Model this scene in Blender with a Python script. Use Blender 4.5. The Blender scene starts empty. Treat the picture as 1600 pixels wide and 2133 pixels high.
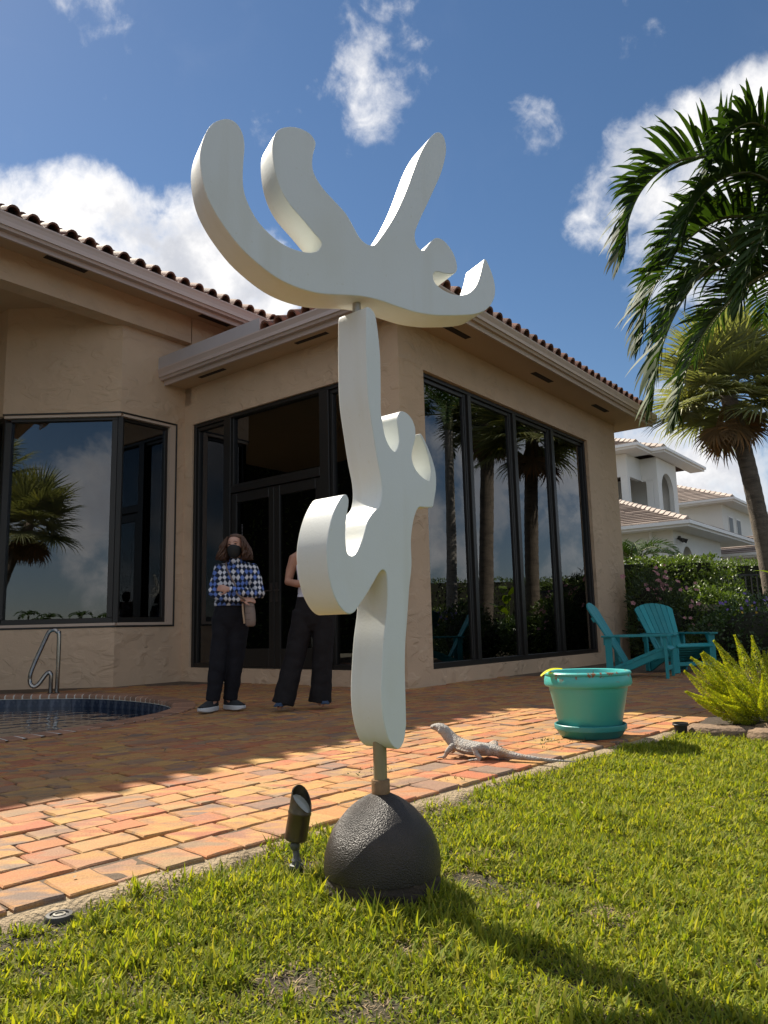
import bpy, bmesh, math, random
import numpy as np
from mathutils import Vector, Matrix, noise as mnoise

random.seed(7)
rng = np.random.default_rng(11)
R = math.radians
SC = bpy.context.scene
COL = SC.collection

# ------------------------------------------------------------------ camera
CAM_F, CAM_PITCH, CAM_ROLL, CAM_H = 1566.18, R(8.797), R(-1.486), 0.75
_f0 = np.array([0, math.cos(CAM_PITCH), math.sin(CAM_PITCH)])
_u0 = np.array([0, -math.sin(CAM_PITCH), math.cos(CAM_PITCH)])
_r0 = np.array([1.0, 0, 0])
_r = math.cos(CAM_ROLL) * _r0 + math.sin(CAM_ROLL) * _u0
_u = -math.sin(CAM_ROLL) * _r0 + math.cos(CAM_ROLL) * _u0
cd = bpy.data.cameras.new('camera')
cam = bpy.data.objects.new('camera', cd)
COL.objects.link(cam)
cam.matrix_world = Matrix(((_r[0], _u[0], -_f0[0], 0), (_r[1], _u[1], -_f0[1], 0), (_r[2], _u[2], -_f0[2], CAM_H), (0, 0, 0, 1)))
cd.sensor_fit = 'HORIZONTAL'
cd.sensor_width = 36
cd.lens = CAM_F / 1600 * 36
cd.clip_start = 0.05
cd.clip_end = 5000
SC.camera = cam

# ------------------------------------------------------------------ light
SUN_AZ, SUN_EL = R(-42.5), R(46.2)          # azimuth from +Y, clockwise
SKY_STRENGTH, SUN_STRENGTH, EXPOSURE = 0.095, 4.2, 1.14
SC.view_settings.view_transform = 'Standard'
SC.view_settings.look = 'None'
SC.view_settings.exposure = EXPOSURE
SC.view_settings.gamma = 1
SC.view_settings.use_curve_mapping = False

CLOUDS = [  # direction, angular radius (rad), density
    ((-0.41, 0.80, 0.44), .085, 1.1), ((-0.34, 0.825, 0.45), .085, 1.2), ((-0.345, 0.80, 0.485), .055, 1.05), ((-0.27, 0.855, 0.44), .09, 1.2), ((-0.215, 0.88, 0.42), .085, 1.2),
    ((-0.155, 0.90, 0.405), .075, 1.1), ((-0.14, 0.875, 0.455), .04, .9), ((-0.44, 0.81, 0.39), .11, 1.1), ((-0.28, 0.875, 0.39), .11, 1.2),
    ((-0.002, 0.745, 0.667), .05, .54), ((-0.03, 0.769, 0.639), .045, .54), ((0.007, 0.795, 0.606), .045, .58), ((0.037, 0.775, 0.632), .04, .54),
    ((0.275, 0.825, 0.490), .05, .9), ((0.312, 0.80, 0.512), .058, .95), ((0.352, 0.772, 0.528), .045, .9), ((0.40, 0.775, 0.488), .075, 1),
    ((0.45, 0.745, 0.495), .08, 1), ((0.425, 0.755, 0.52), .07, 1.05), ((0.375, 0.79, 0.49), .06, 1), ((0.425, 0.79, 0.44), .10, 1), ((0.352, 0.835, 0.425), .06, .9), ((0.19, 0.80, 0.565), .042, .66),
    ((0.359, 0.909, 0.213), .08, .95), ((0.437, 0.88, 0.186), .09, .95), ((-0.29, 0.701, 0.652), .045, .56)]


def build_world():
    w = bpy.data.worlds.new('World')
    SC.world = w
    w.use_nodes = True
    nt = w.node_tree
    N, L = nt.nodes, nt.links
    N.clear()

    def nd(t, **k):
        n = N.new(t)
        for a, b in k.items():
            setattr(n, a, b)
        return n

    def math_(op, a, b=None, c=None, clamp=False):
        n = nd('ShaderNodeMath', operation=op, use_clamp=clamp)
        for i, s in enumerate((a, b, c)):
            if s is None:
                continue
            if isinstance(s, (int, float)):
                n.inputs[i].default_value = s
            else:
                L.new(s, n.inputs[i])
        return n.outputs[0]

    def smooth(v, a, b):
        n = nd('ShaderNodeMapRange', interpolation_type='SMOOTHSTEP')
        L.new(v, n.inputs[0])
        n.inputs[1].default_value = a
        n.inputs[2].default_value = b
        return n.outputs[0]
    sky = nd('ShaderNodeTexSky', sky_type='NISHITA', sun_disc=False, sun_elevation=SUN_EL, sun_rotation=SUN_AZ % (2 * math.pi))
    sky.air_density = 1.0
    sky.dust_density = 0.1
    sky.ozone_density = 2.2
    tc = nd('ShaderNodeTexCoord')
    d = tc.outputs['Generated']
    acc = None
    for dr, rad, den in CLOUDS:
        v = Vector(dr).normalized()
        dp = nd('ShaderNodeVectorMath', operation='DOT_PRODUCT')
        L.new(d, dp.inputs[0])
        dp.inputs[1].default_value = v
        m = nd('ShaderNodeMapRange', interpolation_type='SMOOTHSTEP')
        L.new(dp.outputs['Value'], m.inputs[0])
        m.inputs[1].default_value = math.cos(rad * 1.5)
        m.inputs[2].default_value = math.cos(rad * .35)
        m.inputs[4].default_value = den
        acc = m.outputs[0] if acc is None else math_('MAXIMUM', acc, m.outputs[0])

    def fbm(scale, detail, rough, off=(0, 0, 0), dist=0.0):
        mp = nd('ShaderNodeMapping')
        L.new(d, mp.inputs[0])
        mp.inputs['Location'].default_value = off
        n = nd('ShaderNodeTexNoise')
        L.new(mp.outputs[0], n.inputs['Vector'])
        n.inputs['Scale'].default_value = scale
        n.inputs['Detail'].default_value = detail
        n.inputs['Roughness'].default_value = rough
        n.inputs['Distortion'].default_value = dist
        return n.outputs[0]
    # clouds over the rest of the sky, the same kind
    fwd = nd('ShaderNodeVectorMath', operation='DOT_PRODUCT')
    L.new(d, fwd.inputs[0])
    fwd.inputs[1].default_value = _f0
    away = smooth(fwd.outputs['Value'], .72, .5)
    gen = math_('MULTIPLY', smooth(fbm(2.6, 3, .5, (4.2, 1.3, .7)), .36, .54), away)
    acc = math_('MAXIMUM', acc, gen)
    puff = fbm(9, 9, .6, (1.7, 0, 3), .25)
    fine = fbm(26, 6, .62, (.3, 2, 1), .6)
    dens = math_('ADD', math_('MULTIPLY', acc, .92), math_('ADD', math_('MULTIPLY', math_('SUBTRACT', puff, .5), 2.4), math_('MULTIPLY', math_('SUBTRACT', fine, .5), .7)))
    cov = smooth(dens, .38, 1.15)
    # thin veils
    veil = math_('MULTIPLY', smooth(fbm(5, 7, .62, (7, 2, 1), 1.2), .5, .8), .16)
    veil = math_('MULTIPLY', veil, smooth(fbm(2, 2, .5, (3, 3, 3)), .42, .62))
    # near the horizon the air is paler
    sep = nd('ShaderNodeSeparateXYZ')
    L.new(d, sep.inputs[0])
    hz = math_('MULTIPLY', smooth(sep.outputs[2], .3, .02), .35)
    base = nd('ShaderNodeMixRGB')
    hs = nd('ShaderNodeHueSaturation')
    L.new(sky.outputs[0], hs.inputs['Color'])
    hs.inputs['Saturation'].default_value = 1.12
    hs.inputs['Value'].default_value = .46
    L.new(hs.outputs[0], base.inputs[1])
    base.inputs[2].default_value = (1.6, 2.0, 2.9, 1)
    L.new(math_('ADD', hz, veil, clamp=True), base.inputs[0])
    # cloud colour: bright edges, greyer body
    ccol = nd('ShaderNodeMixRGB')
    L.new(math_('MULTIPLY', smooth(fbm(7, 7, .6, (1.9, .1, 3.15)), .38, .62), smooth(dens, .55, 1.15)), ccol.inputs[0])
    ccol.inputs[1].default_value = (5.6, 5.5, 5.4, 1)
    ccol.inputs[2].default_value = (3.1, 3.2, 3.5, 1)
    mix = nd('ShaderNodeMixRGB')
    L.new(cov, mix.inputs[0])
    L.new(base.outputs[0], mix.inputs[1])
    L.new(ccol.outputs[0], mix.inputs[2])
    bg = nd('ShaderNodeBackground')
    bg.inputs['Strength'].default_value = SKY_STRENGTH
    L.new(mix.outputs[0], bg.inputs[0])
    out = nd('ShaderNodeOutputWorld')
    L.new(bg.outputs[0], out.inputs[0])


build_world()
sl = bpy.data.lights.new('sun', 'SUN')
sl.energy = SUN_STRENGTH
sl.angle = R(.55)
sl.color = (1.0, .91, .77)
sun = bpy.data.objects.new('sun', sl)
COL.objects.link(sun)
SUN_DIR = Vector((math.sin(SUN_AZ) * math.cos(SUN_EL), math.cos(SUN_AZ) * math.cos(SUN_EL), math.sin(SUN_EL)))
sun.rotation_euler = SUN_DIR.to_track_quat('Z', 'Y').to_euler()
sun.location = SUN_DIR * 60


# ------------------------------------------------------------------ materials
def material(name, col, rough=.6, var=.15, vscale=6.0, bump=0.0, bscale=60.0, metal=0.0, spec=.5, col2=None, c2scale=3.0, c2lo=.45, c2hi=.65,
             island=0.0, objvar=0.0, transl=0.0, tcol=None, coat=0.0, stretch=None, ramp=None, bdetail=4.0):
    m = bpy.data.materials.new(name)
    m.use_nodes = True
    nt = m.node_tree
    N, L = nt.nodes, nt.links
    p = N['Principled BSDF']
    tc = N.new('ShaderNodeTexCoord')
    vec = tc.outputs['Object']
    if stretch:
        mp = N.new('ShaderNodeMapping')
        mp.inputs['Scale'].default_value = stretch
        L.new(vec, mp.inputs[0])
        vec = mp.outputs[0]
    n1 = N.new('ShaderNodeTexNoise')
    L.new(vec, n1.inputs['Vector'])
    n1.inputs['Scale'].default_value = vscale
    n1.inputs['Detail'].default_value = 6
    mx = N.new('ShaderNodeMixRGB')
    L.new(n1.outputs[0], mx.inputs[0])
    mx.inputs[1].default_value = (*[c * (1 - var) for c in col], 1)
    mx.inputs[2].default_value = (*[min(1, c * (1 + var)) for c in col], 1)
    out = mx.outputs[0]
    if col2:
        n2 = N.new('ShaderNodeTexNoise')
        L.new(vec, n2.inputs['Vector'])
        n2.inputs['Scale'].default_value = c2scale
        n2.inputs['Detail'].default_value = 7
        mr = N.new('ShaderNodeMapRange')
        L.new(n2.outputs[0], mr.inputs[0])
        mr.inputs[1].default_value = c2lo
        mr.inputs[2].default_value = c2hi
        m2 = N.new('ShaderNodeMixRGB')
        L.new(mr.outputs[0], m2.inputs[0])
        L.new(out, m2.inputs[1])
        m2.inputs[2].default_value = (*col2, 1)
        out = m2.outputs[0]
    if ramp:      # colour per island
        g = N.new('ShaderNodeNewGeometry')
        cr = N.new('ShaderNodeValToRGB')
        L.new(g.outputs['Random Per Island'], cr.inputs[0])
        els = cr.color_ramp.elements
        while len(els) < len(ramp):
            els.new(.5)
        for e, (pos, c) in zip(els, ramp):
            e.position = pos
            e.color = (*c, 1)
        m3 = N.new('ShaderNodeMixRGB')
        m3.blend_type = 'MULTIPLY'
        m3.inputs[0].default_value = 1
        L.new(out, m3.inputs[1])
        L.new(cr.outputs[0], m3.inputs[2])
        out = m3.outputs[0]
    if island or objvar:
        src = N.new('ShaderNodeNewGeometry').outputs['Random Per Island'] if island else N.new('ShaderNodeObjectInfo').outputs['Random']
        a = island or objvar
        mr = N.new('ShaderNodeMapRange')
        L.new(src, mr.inputs[0])
        mr.inputs[3].default_value = 1 - a
        mr.inputs[4].default_value = 1 + a
        hv = N.new('ShaderNodeHueSaturation')
        L.new(mr.outputs[0], hv.inputs['Value'])
        L.new(out, hv.inputs['Color'])
        out = hv.outputs[0]
    L.new(out, p.inputs['Base Color'])
    p.inputs['Roughness'].default_value = rough
    p.inputs['Metallic'].default_value = metal
    p.inputs['Specular IOR Level'].default_value = spec
    p.inputs['Coat Weight'].default_value = coat
    if bump:
        n3 = N.new('ShaderNodeTexNoise')
        L.new(vec, n3.inputs['Vector'])
        n3.inputs['Scale'].default_value = bscale
        n3.inputs['Detail'].default_value = bdetail
        b = N.new('ShaderNodeBump')
        b.inputs['Strength'].default_value = bump
        b.inputs['Distance'].default_value = .02
        L.new(n3.outputs[0], b.inputs['Height'])
        L.new(b.outputs[0], p.inputs['Normal'])
    if transl:
        t = N.new('ShaderNodeBsdfTranslucent')
        mm = N.new('ShaderNodeMixRGB')
        mm.blend_type = 'MULTIPLY'
        mm.inputs[0].default_value = 1
        L.new(out, mm.inputs[1])
        mm.inputs[2].default_value = (*(tcol or (1.5, 1.5, .6)), 1)
        L.new(mm.outputs[0], t.inputs[0])
        ms = N.new('ShaderNodeMixShader')
        ms.inputs[0].default_value = transl
        L.new(p.outputs[0], ms.inputs[1])
        L.new(t.outputs[0], ms.inputs[2])
        L.new(ms.outputs[0], N['Material Output'].inputs[0])
    return m


def stucco_material(name, col, strength=.5, scale=5.0):
    m = material(name, col, .85, .1, 2.5, 0, spec=.25, col2=tuple(c * .92 for c in col), c2scale=1.2, c2lo=.4, c2hi=.8)
    nt = m.node_tree
    N, L = nt.nodes, nt.links
    tc = N.new('ShaderNodeTexCoord')
    n = N.new('ShaderNodeTexNoise')
    mp = N.new('ShaderNodeMapping')
    mp.inputs['Scale'].default_value = (1, 1, 1.7)
    L.new(tc.outputs['Object'], mp.inputs[0])
    L.new(mp.outputs[0], n.inputs['Vector'])
    n.inputs['Scale'].default_value = scale
    n.inputs['Detail'].default_value = .6
    n.inputs['Distortion'].default_value = .7
    tot = None
    for lo, hi in ((.43, .485), (.56, .62)):      # trowel laps: small plateaus with an edge
        s = N.new('ShaderNodeMapRange')
        s.interpolation_type = 'SMOOTHSTEP'
        L.new(n.outputs[0], s.inputs[0])
        s.inputs[1].default_value = lo
        s.inputs[2].default_value = hi
        if tot is None:
            tot = s.outputs[0]
        else:
            a = N.new('ShaderNodeMath')
            L.new(tot, a.inputs[0])
            L.new(s.outputs[0], a.inputs[1])
            tot = a.outputs[0]
    msk = N.new('ShaderNodeTexNoise')      # laps fade in and out
    L.new(tc.outputs['Object'], msk.inputs['Vector'])
    msk.inputs['Scale'].default_value = 3.1
    mm = N.new('ShaderNodeMapRange')
    L.new(msk.outputs[0], mm.inputs[0])
    mm.inputs[1].default_value = .40
    mm.inputs[2].default_value = .66
    ml = N.new('ShaderNodeMath')
    ml.operation = 'MULTIPLY'
    L.new(tot, ml.inputs[0])
    L.new(mm.outputs[0], ml.inputs[1])
    f = N.new('ShaderNodeTexNoise')
    L.new(tc.outputs['Object'], f.inputs['Vector'])
    f.inputs['Scale'].default_value = 45
    f.inputs['Detail'].default_value = 5
    ad = N.new('ShaderNodeMath')
    ad.operation = 'MULTIPLY_ADD'
    L.new(f.outputs[0], ad.inputs[0])
    ad.inputs[1].default_value = .3
    L.new(ml.outputs[0], ad.inputs[2])
    b = N.new('ShaderNodeBump')
    b.inputs['Strength'].default_value = strength
    b.inputs['Distance'].default_value = .020
    L.new(ad.outputs[0], b.inputs['Height'])
    L.new(b.outputs[0], N['Principled BSDF'].inputs['Normal'])
    return m


def glass_material(name, tint, ior=1.9, rough=0.0):
    m = bpy.data.materials.new(name)
    m.use_nodes = True
    nt = m.node_tree
    N, L = nt.nodes, nt.links
    N.remove(N['Principled BSDF'])
    t = N.new('ShaderNodeBsdfTransparent')
    t.inputs[0].default_value = (*tint, 1)
    g = N.new('ShaderNodeBsdfGlossy')
    g.inputs['Roughness'].default_value = rough
    g.inputs[0].default_value = (.95, .97, 1, 1)
    tc = N.new('ShaderNodeTexCoord')
    n = N.new('ShaderNodeTexNoise')
    L.new(tc.outputs['Object'], n.inputs['Vector'])
    n.inputs['Scale'].default_value = 1.3
    b = N.new('ShaderNodeBump')
    b.inputs['Strength'].default_value = .02
    b.inputs['Distance'].default_value = .02
    L.new(n.outputs[0], b.inputs['Height'])
    L.new(b.outputs[0], g.inputs['Normal'])
    f = N.new('ShaderNodeFresnel')
    f.inputs[0].default_value = ior
    mx = N.new('ShaderNodeMixShader')
    L.new(f.outputs[0], mx.inputs[0])
    L.new(t.outputs[0], mx.inputs[1])
    L.new(g.outputs[0], mx.inputs[2])
    L.new(mx.outputs[0], N['Material Output'].inputs[0])
    return m


# ------------------------------------------------------------------ mesh helpers
class MB:
    """collects shapes for one mesh"""

    def __init__(self):
        self.v, self.f = [], []

    def add(self, vs, fs):
        o = len(self.v)
        self.v += [tuple(v) for v in vs]
        self.f += [tuple(i + o for i in f) for f in fs]
        return self

    def hexa(self, c):          # 8 corners: bottom ring then top ring
        return self.add(c, [(3, 2, 1, 0), (4, 5, 6, 7), (0, 1, 5, 4), (1, 2, 6, 5), (2, 3, 7, 6), (3, 0, 4, 7)])

    def box(self, x0, x1, y0, y1, z0, z1, fn=None):
        c = [(x0, y0, z0), (x1, y0, z0), (x1, y1, z0), (x0, y1, z0), (x0, y0, z1), (x1, y0, z1), (x1, y1, z1), (x0, y1, z1)]
        return self.hexa([fn(*p) for p in c] if fn else c)

    def quad(self, *p):
        return self.add(p, [tuple(range(len(p)))])

    def bar(self, p, q, w, h, up=(0, 0, 1)):
        p, q = Vector(p), Vector(q)
        d = (q - p).normalized()
        s = d.cross(Vector(up))
        if s.length < 1e-4:
            s = d.cross(Vector((1, 0, 0)))
        s.normalize()
        t = s.cross(d)
        s *= w / 2
        t *= h / 2
        return self.hexa([p - s - t, p + s - t, q + s - t, q - s - t, p - s + t, p + s + t, q + s + t, q - s + t])

    def tube(self, pts, rad, n=10, caps=True, up=(0, 0, 1)):
        pts = [Vector(p) for p in pts]
        k = len(pts)
        rr = rad if isinstance(rad, (list, tuple)) else [rad] * k
        vs, fs = [], []
        s = None
        for i, p in enumerate(pts):
            d = (pts[min(i + 1, k - 1)] - pts[max(i - 1, 0)])
            d = d.normalized() if d.length > 1e-9 else Vector((0, 0, 1))
            if s is None:
                s = d.cross(Vector(up))
                if s.length < 1e-3:
                    s = d.cross(Vector((0, 1, 0)))
            else:
                s = s - d * s.dot(d)
            s.normalize()
            t = s.cross(d)
            ra = rr[i]
            ra, rb = ra if isinstance(ra, (list, tuple)) else (ra, ra)
            for j in range(n):
                a = 2 * math.pi * j / n
                vs.append(p + s * (ra * math.cos(a)) + t * (rb * math.sin(a)))
        for i in range(k - 1):
            for j in range(n):
                a, b = i * n + j, i * n + (j + 1) % n
                fs.append((a, b, b + n, a + n))
        if caps:
            fs.append(tuple(range(n - 1, -1, -1)))
            fs.append(tuple(range((k - 1) * n, k * n)))
        return self.add(vs, fs)

    def lathe(self, prof, n=32, c=(0, 0, 0), wob=0.0):
        vs, fs = [], []
        for i, (r, z) in enumerate(prof):
            for j in range(n):
                a = 2 * math.pi * j / n
                k = 1 + wob * mnoise.noise(Vector((math.cos(a) * 2, math.sin(a) * 2, z * 8)))
                vs.append((c[0] + r * k * math.cos(a), c[1] + r * k * math.sin(a), c[2] + z))
        for i in range(len(prof) - 1):
            for j in range(n):
                a, b = i * n + j, i * n + (j + 1) % n
                fs.append((a, b, b + n, a + n))
        fs.append(tuple(range(n - 1, -1, -1)))
        fs.append(tuple(range((len(prof) - 1) * n, len(prof) * n)))
        return self.add(vs, fs)

    def rings(self, rings, n=20, fn=None):
        """rings: (x, y, z, rx, ry) horizontal ellipses from low to high"""
        vs, fs = [], []
        for (x, y, z, rx, ry) in rings:
            for j in range(n):
                a = 2 * math.pi * j / n
                p = (x + rx * math.cos(a), y + ry * math.sin(a), z)
                vs.append(fn(p) if fn else p)
        for i in range(len(rings) - 1):
            for j in range(n):
                a, b = i * n + j, i * n + (j + 1) % n
                fs.append((a, b, b + n, a + n))
        fs.append(tuple(range(n - 1, -1, -1)))
        fs.append(tuple(range((len(rings) - 1) * n, len(rings) * n)))
        return self.add(vs, fs)

    def blob(self, c, r, n=12, m=8):
        vs, fs = [], []
        rx, ry, rz = r if isinstance(r, (tuple, list)) else (r, r, r)
        rg = []
        for i in range(1, m):
            t = math.pi * i / m
            rg.append((c[0], c[1], c[2] - rz * math.cos(t), rx * math.sin(t), ry * math.sin(t)))
        return self.rings(rg, n)

    def prism(self, pts, a, b):          # pts: outline at one end, extruded by vector a..b applied by caller
        n = len(pts)
        f = [Vector(p) + Vector(a) for p in pts]
        k = [Vector(p) + Vector(b) for p in pts]
        return self.add(f + k, [tuple(range(n - 1, -1, -1)), tuple(range(n, 2 * n))] + [(i, (i + 1) % n, n + (i + 1) % n, n + i) for i in range(n)])

    def mesh(self, name, mat=None, smooth=None):
        me = bpy.data.meshes.new(name)
        me.from_pydata(self.v, [], self.f)
        bm = bmesh.new()
        bm.from_mesh(me)
        bmesh.ops.recalc_face_normals(bm, faces=bm.faces)
        bm.to_mesh(me)
        bm.free()
        if mat:
            me.materials.append(mat)
        if smooth is not None:
            me.shade_smooth()
            me.set_sharp_from_angle(angle=R(smooth))
        return me

    def build(self, name, mat=None, parent=None, smooth=None, bevel=0, seg=2):
        return link(name, self.mesh(name, mat, smooth), parent, bevel, seg)


def np_mesh(name, V, F, mat, smooth=False):
    """V (n,3), F: list of arrays (m,3) or (m,4)"""
    me = bpy.data.meshes.new(name)
    V = np.asarray(V, dtype=np.float32)
    me.vertices.add(len(V))
    me.vertices.foreach_set('co', V.ravel())
    loops = np.concatenate([f.ravel() for f in F]).astype(np.int32)
    tot = np.concatenate([np.full(len(f), f.shape[1]) for f in F]).astype(np.int32)
    st = np.concatenate([[0], np.cumsum(tot)[:-1]]).astype(np.int32)
    me.loops.add(len(loops))
    me.loops.foreach_set('vertex_index', loops)
    me.polygons.add(len(tot))
    me.polygons.foreach_set('loop_start', st)
    me.update(calc_edges=True)
    me.validate()
    if mat:
        me.materials.append(mat)
    if smooth:
        me.shade_smooth()
    return me


def link(name, me, parent=None, bevel=0, seg=2):
    o = bpy.data.objects.new(name, me)
    COL.objects.link(o)
    if parent is not None:
        o.parent = parent
        if parent.parent is None and parent.type == 'EMPTY' and not parent.get('_local'):
            o.matrix_parent_inverse = Matrix.Translation(-parent.location)
    if bevel:
        b = o.modifiers.new('edge', 'BEVEL')
        b.width = bevel
        b.segments = seg
        b.limit_method = 'ANGLE'
        b.angle_limit = R(40)
    return o


def thing(name, label, cat, loc=(0, 0, 0), rz=0.0, group=None, local=False, kind=None):
    """an Empty at the thing's base. local: its parts are built in its own frame, else in world coordinates"""
    o = bpy.data.objects.new(name, None)
    COL.objects.link(o)
    o.location = loc
    o.rotation_euler = (0, 0, rz)
    o.empty_display_size = .1
    if local:
        o['_local'] = 1
    if label:
        o['label'] = label
    if cat:
        o['category'] = cat
    if group:
        o['group'] = group
    if kind:
        o['kind'] = kind
    return o


def tag(o, label=None, cat=None, group=None, kind=None):
    for k, v in (('label', label), ('category', cat), ('group', group), ('kind', kind)):
        if v:
            o[k] = v
    return o


def smooth_curve(pts, per=6, closed=True):
    P = [np.array(p, float) for p in pts]
    n = len(P)
    out = []
    for i in range(n if closed else n - 1):
        g = (lambda k: P[k % n]) if closed else (lambda k: P[max(0, min(n - 1, k))])
        a, b, c, d = g(i - 1), g(i), g(i + 1), g(i + 2)
        for j in range(per):
            t = j / per
            out.append(.5 * ((2 * b) + (-a + c) * t + (2 * a - 5 * b + 4 * c - d) * t * t + (-a + 3 * b - 3 * c + d) * t ** 3))
    if not closed:
        out.append(P[-1])
    return out


def leaf_quads(P, D, Nn, Ln, W, fold=.15):
    """folded diamond leaves: (n,3) base points, directions, normals"""
    D = D / np.linalg.norm(D, axis=1, keepdims=True)
    S = np.cross(D, Nn)
    S /= np.linalg.norm(S, axis=1, keepdims=True) + 1e-9
    U = np.cross(S, D)
    Ln, W = Ln[:, None], W[:, None]
    n = len(P)
    a = P
    b = P + D * Ln * .45 + S * W * .5 + U * W * fold
    c = P + D * Ln - U * Ln * .08
    d = P + D * Ln * .45 - S * W * .5 + U * W * fold
    V = np.stack([a, b, c, d], 1).reshape(-1, 3)
    i = np.arange(n)[:, None] * 4
    return V, [np.concatenate([i + [0, 1, 2], i + [0, 2, 3]], 0)]


def rand_dirs(n, up=0.0):
    d = rng.normal(size=(n, 3))
    d /= np.linalg.norm(d, axis=1, keepdims=True)
    d[:, 2] += up
    return d / np.linalg.norm(d, axis=1, keepdims=True)


# ------------------------------------------------------------------ frames of the place
HAZ = R(38.1964)
HU = Vector((math.sin(HAZ), math.cos(HAZ), 0))
HV = Vector((-math.cos(HAZ), math.sin(HAZ), 0))
HK = Vector((0.241, 9.564, 0))


def H(a, b, z):                  # house coordinates -> world
    return HK + HU * a + HV * b + Vector((0, 0, z))


PAZ = R(43.5)                    # paver rows
PE = Vector((math.sin(PAZ), math.cos(PAZ), 0))
PI_ = Vector((-math.cos(PAZ), math.sin(PAZ), 0))
P0 = Vector((0.069, 3.473, 0))


def PV(s, t, z=0.0):             # along the patio edge, inwards
    return P0 + PE * s + PI_ * t + Vector((0, 0, z))


def lawn_e(x, y):
    return -((x - P0.x) * PI_.x + (y - P0.y) * PI_.y)


def lawn_z(x, y):
    e = lawn_e(x, y)
    if hasattr(e, 'shape'):
        ee = np.clip(e, 0, 14)
    else:
        ee = min(max(e, 0), 14)
    r2 = ((x - SAX.x) ** 2 + (y - SAX.y + .06) ** 2) / .06
    return -.032 - .042 * ee +   .016 * 2.718 ** (-r2)


SAX = Vector((-.033, 2.47, 0))   # axis of the sculpture
# ------------------------------------------------------------------ materials of the place
M_stucco = stucco_material('tan_stucco', (.63, .455, .305), .55, 3.6)
M_trim = material('painted_trim', (.56, .43, .33), .5, .06, 3, .05, 80)
M_soffit = material('soffit_paint', (.54, .38, .24), .8, .08, 2, .1, 60)
M_gutter = material('gutter_metal', (.54, .43, .38), .38, .06, 2.5, .03, 30)
M_flash = material('flashing_metal', (.46, .42, .42), .35, .08, 3)
M_tile = material('clay_roof_tile', (.19, .085, .055), .75, .3, 9, .35, 60, col2=(.07, .06, .055), c2scale=7, c2lo=.5, c2hi=.7, objvar=.35)
M_frame = material('bronze_frame', (.016, .014, .012), .38, .2, 4, .04, 90)
M_vent = material('vent_dark', (.03, .02, .017), .8)
M_glass = glass_material('tinted_glass', (.42, .40, .37), 2.0)
M_shade = material('roller_shade_cloth', (.55, .55, .53), .9, .04, 30)
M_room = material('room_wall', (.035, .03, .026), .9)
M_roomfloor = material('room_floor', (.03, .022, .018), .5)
M_bead = material('bead_chain_metal', (.6, .6, .6), .3, metal=.8)
M_chrome = material('stainless_tube', (.30, .29, .28), .14, .06, 8, metal=1)

# ------------------------------------------------------------------ ground
gnd = MB().quad((-1500, -1500, -1.9), (1500, -1500, -1.9), (1500, 3000, -1.9), (-1500, 3000, -1.9))
M_earth = material('earth', (.10, .085, .05), .95, .3, .5)
tag(gnd.build('ground', M_earth), kind='structure')
M_canal = material('canal_water', (.02, .035, .035), .08, .1, 1, .25, 1.2)
cn = MB().quad((-300, -130, -1.75), (300, -130, -1.75), (300, -13, -1.75), (-300, -13, -1.75))
tag(cn.build('canal_water', M_canal), kind='structure')
# far bank
fb = MB().box(-320, 320, -330, -130, -1.9, -1.2)
tag(fb.build('far_bank', material('far_bank_grass', (.06, .08, .03), .9)), kind='structure')

# lawn: a sheet that falls gently from the patio edge to the canal
M_soil = material('lawn_soil', (.036, .026, .015), .95, .45, 9, .9, 60, col2=(.05, .045, .018), c2scale=3.5, c2lo=.4, c2hi=.6)
tx = np.concatenate([[-80, -40, -20, -10], np.arange(-6, 8.01, .09), [12, 20, 30, 45, 60, 90]])
te = np.concatenate([np.arange(-.06, 3.0, .09), [3.5, 4.5, 6, 9, 12, 14, 15.5]])
Vl, Fl = [], []
for j, e in enumerate(te):
    for i, s in enumerate(tx):
        p = PV(s, -e)
        fine = -6 <= s <= 8 and 0 < e < 3
        z = (lawn_z(p.x, p.y) if fine else -.032 - .042 * min(max(e, 0), 14)) + (.016 * mnoise.noise(Vector((p.x * 5, p.y * 5, 0))) + .007 * mnoise.noise(Vector((p.x * 17, p.y * 17, 3))) if fine else 0)
        if e > 15:
            z = -1.9
        if e < 0:
            z = -.14
        Vl.append((p.x, p.y, z))
nx = len(tx)
for j in range(len(te) - 1):
    for i in range(nx - 1):
        a = j * nx + i
        Fl.append((a, a + 1, a + nx + 1, a + nx))
lawn = tag(MB().add(Vl, Fl).build('lawn', M_soil, smooth=60), kind='structure')
# planted ground beyond the patio
tag(MB().quad(*[tuple(PV(s, t, -.09)) for s, t in ((2.4, .03), (60, .03), (60, 50), (14, 50), (11, 3), (9, 1.5))]).build('planting_soil', M_soil), kind='structure')

# ------------------------------------------------------------------ pool outline
POOL = [(-5.6, 10.12), (-4.6, 10.1), (-3.78, 9.9), (-2.85, 9.15), (-2.3, 8.3), (-2.2, 7.4), (-2.55, 6.45), (-2.95, 5.85), (-3.7, 5.25), (-5.2, 5.0), (-6.8, 5.9), (-7.4, 7.8), (-6.8, 9.5)]
pool_c = smooth_curve([(x, y, 0) for x, y in POOL], 40)
pool_xy = np.array([(p[0], p[1]) for p in pool_c])


def in_poly(x, y, poly):
    xs, ys = poly[:, 0], poly[:, 1]
    x2, y2 = np.roll(xs, -1), np.roll(ys, -1)
    c = ((ys > y) != (y2 > y)) & (x < (x2 - xs) * (y - ys) / (y2 - ys + 1e-12) + xs)
    return bool(c.sum() % 2)


# arc-length resample
seg = np.linalg.norm(np.roll(pool_xy, -1, 0) - pool_xy, axis=1)
cum = np.concatenate([[0], np.cumsum(seg)])


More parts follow.
